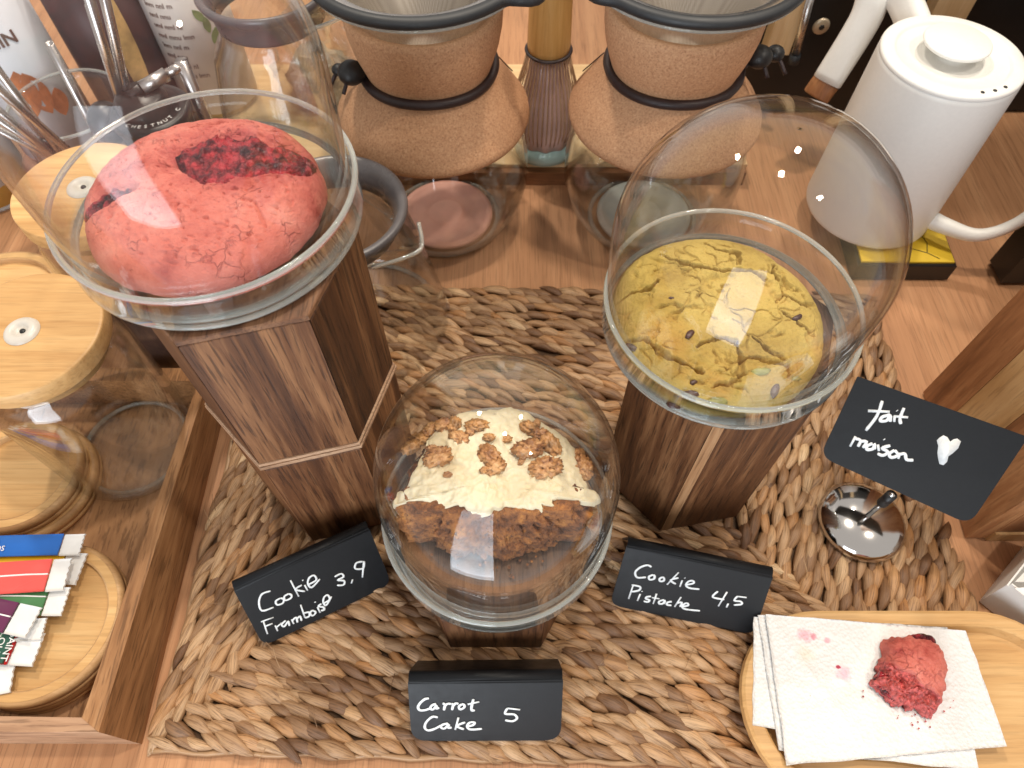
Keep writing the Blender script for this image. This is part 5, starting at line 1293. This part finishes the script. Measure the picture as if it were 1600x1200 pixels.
# ================================================================== RIGHT SIDE
# coffee machine: black body, screw, steel tube, timber posts
mc_ = thing('coffee_machine', (.62, .86, 0), 'large black coffee machine behind the white kettle', 'machine')
mesh('machine_body', *prism([(.225, .735), (1.15, .735), (1.15, 1.15), (.225, 1.15)], .001, .55, .004), M['machine'], mc_, False)
mesh('machine_foot', *prism([(.492, .462), (.80, .462), (.80, .62), (.492, .492)], .001, .40, .004), M['machine'], mc_, False)
sp_ = onplane(1283, 41, (0, .735, 0), Vector((0, -1, 0)))
mesh('screw_head', *xf(lathe([(.0001, .0025), (.0070, .0025), (.0088, .0012), (.0092, 0)], (0, 0, 0), 32), Matrix.Translation(sp_) @ Matrix.Rotation(pi / 2, 4, 'X')), M['screw'], mc_)
mesh('screw_socket', *xf(lathe([(.0001, .0030), (.0030, .0030), (.0034, .0022)], (0, 0, 0), 6), Matrix.Translation(sp_) @ Matrix.Rotation(pi / 2, 4, 'X')), M['black'], mc_)
t0, t1 = onplane(1243, 85, (0, .700, 0), Vector((0, -1, 0))), onplane(1268, -10, (0, .700, 0), Vector((0, -1, 0)))
st = thing('steam_wand', tuple(t0), 'thin steel tube hanging before the black coffee machine', 'pipe')
mesh('tube', *tube([t0, t1], .0042, 14), M['steel'], st); mesh('tip', *tube([t0 - (t1 - t0).normalized() * .010, t0], .0058, 14), M['rubber'], st)
for xa, xb, yy, zb, lab in ((1216, 1256, .727, .001, 'pale timber post left of the steel tube'), (1456, 1514, .727, .001, 'pale timber post above the kettle lid')):
    a = onplane(xa, 0, (0, yy, 0), Vector((0, -1, 0))); b = onplane(xb, 0, (0, yy, 0), Vector((0, -1, 0)))
    zlo = onplane((xa + xb) / 2, 76 if xa < 1300 else 28, (0, yy, 0), Vector((0, -1, 0))).z
    t = thing('timber_post', ((a.x + b.x) / 2, yy, zlo), lab, 'post'); mesh('post_wood', *box(a.x, b.x, yy - .012, yy + .0075, zlo, .50), M['pine_v'], t, False)
# wooden crate standing at the right edge, boards upright
cr_ = thing('wooden_crate', (.45, .27, 0), 'brown wooden crate of upright boards at the right edge', 'crate')
A_, B_ = Vector((.376, .335)), Vector((.367, .1965))
ed = (A_ - B_); Lc = ed.length; ed.normalize(); outn = Vector((-ed.y, ed.x))
cuts = [(0, .30, 'crate'), (.305, .345, 'crate_mid'), (.35, .72, 'crate_light'), (.725, 1.0, 'crate')]
cuts = [(0, .40, 'crate'), (.404, .70, 'crate_light'), (.704, 1.0, 'crate')]
for u0, u1, mt in cuts:
    p, q = B_ + ed * (Lc * u0), B_ + ed * (Lc * u1)
    mesh('side_board', *prism([tuple(p), tuple(p + Vector((.016, 0))), tuple(q + Vector((.016, 0))), tuple(q)], .001, .42, .0012), M[mt], cr_, False)
mesh('front_board', *box(B_.x + .0165, .70, .1965, .212, .016, .42), M['crate'], cr_, False)
mesh('base_board', *box(B_.x + .0165, .70, .1945, .2115, .001, .0155), M['crate_light'], cr_, False)
mesh('top_rail', *prism([(A_.x + .0165, A_.y - .016), (.70, A_.y - .016), (.70, A_.y), (A_.x + .0165, A_.y)], .001, .42, .001), M['crate'], cr_, False)
# white folded card box
wb = thing('white_box', (.42, .13, 0), 'open white folded card box at the lower right edge', 'box')
c0, c1, c2 = Vector((.3610, .1460)), Vector((.4120, .1900)), Vector((.425, .075)); c3 = c1 + (c2 - c0)
def wall2(p, q, z0, z1, th=.0012, lean=0.0, nm='card_wall'):
    d = (q - p).normalized(); nn = Vector((d.y, -d.x)); V = []
    for z, o in ((z0, 0), (z1, lean)):
        for a in (p, q):
            for s in (0, th): V.append((a.x + nn.x * (o + s), a.y + nn.y * (o + s), z))
    F = [(0, 2, 6, 4), (1, 5, 7, 3), (0, 4, 5, 1), (2, 3, 7, 6), (4, 6, 7, 5), (0, 1, 3, 2)]
    mesh(nm, V, F, M['white'], wb, False)
wall2(c0, c1, .001, .040, lean=-.002); wall2(c2, c0, .001, .040, lean=.003); wall2(c1, c3, .001, .040)
mesh('card_floor', *prism([tuple(c0 + Vector((.002, 0))), tuple(c2), tuple(c3), tuple(c1 - Vector((.0, .002)))], .001, .0025), M['white'], wb, False)
def tilted(pts, th, nm):
    P_ = [Vector(p) for p in pts]; n_ = (P_[1] - P_[0]).cross(P_[2] - P_[0]).normalized() * th; m = len(P_)
    mesh(nm, [tuple(p) for p in P_] + [tuple(p - n_) for p in P_], [tuple(range(m)), tuple(range(2 * m - 1, m - 1, -1))] + [(k, m + k, m + (k + 1) % m, (k + 1) % m) for k in range(m)], M['white'], wb, False)
tilted([(c0.x + .003, c0.y - .001, .0405), (c2.x + .003, c2.y, .0415), (c2.x + .05, c2.y + .03, .052), (c0.x + .040, c0.y + .0, .050)], .0008, 'card_flap')
tilted([(c0.x + .006, c0.y + .004, .0395), (c0.x + .040, c0.y + .001, .046), (c1.x + .003, c1.y - .004, .0405)], .0008, 'card_flap')
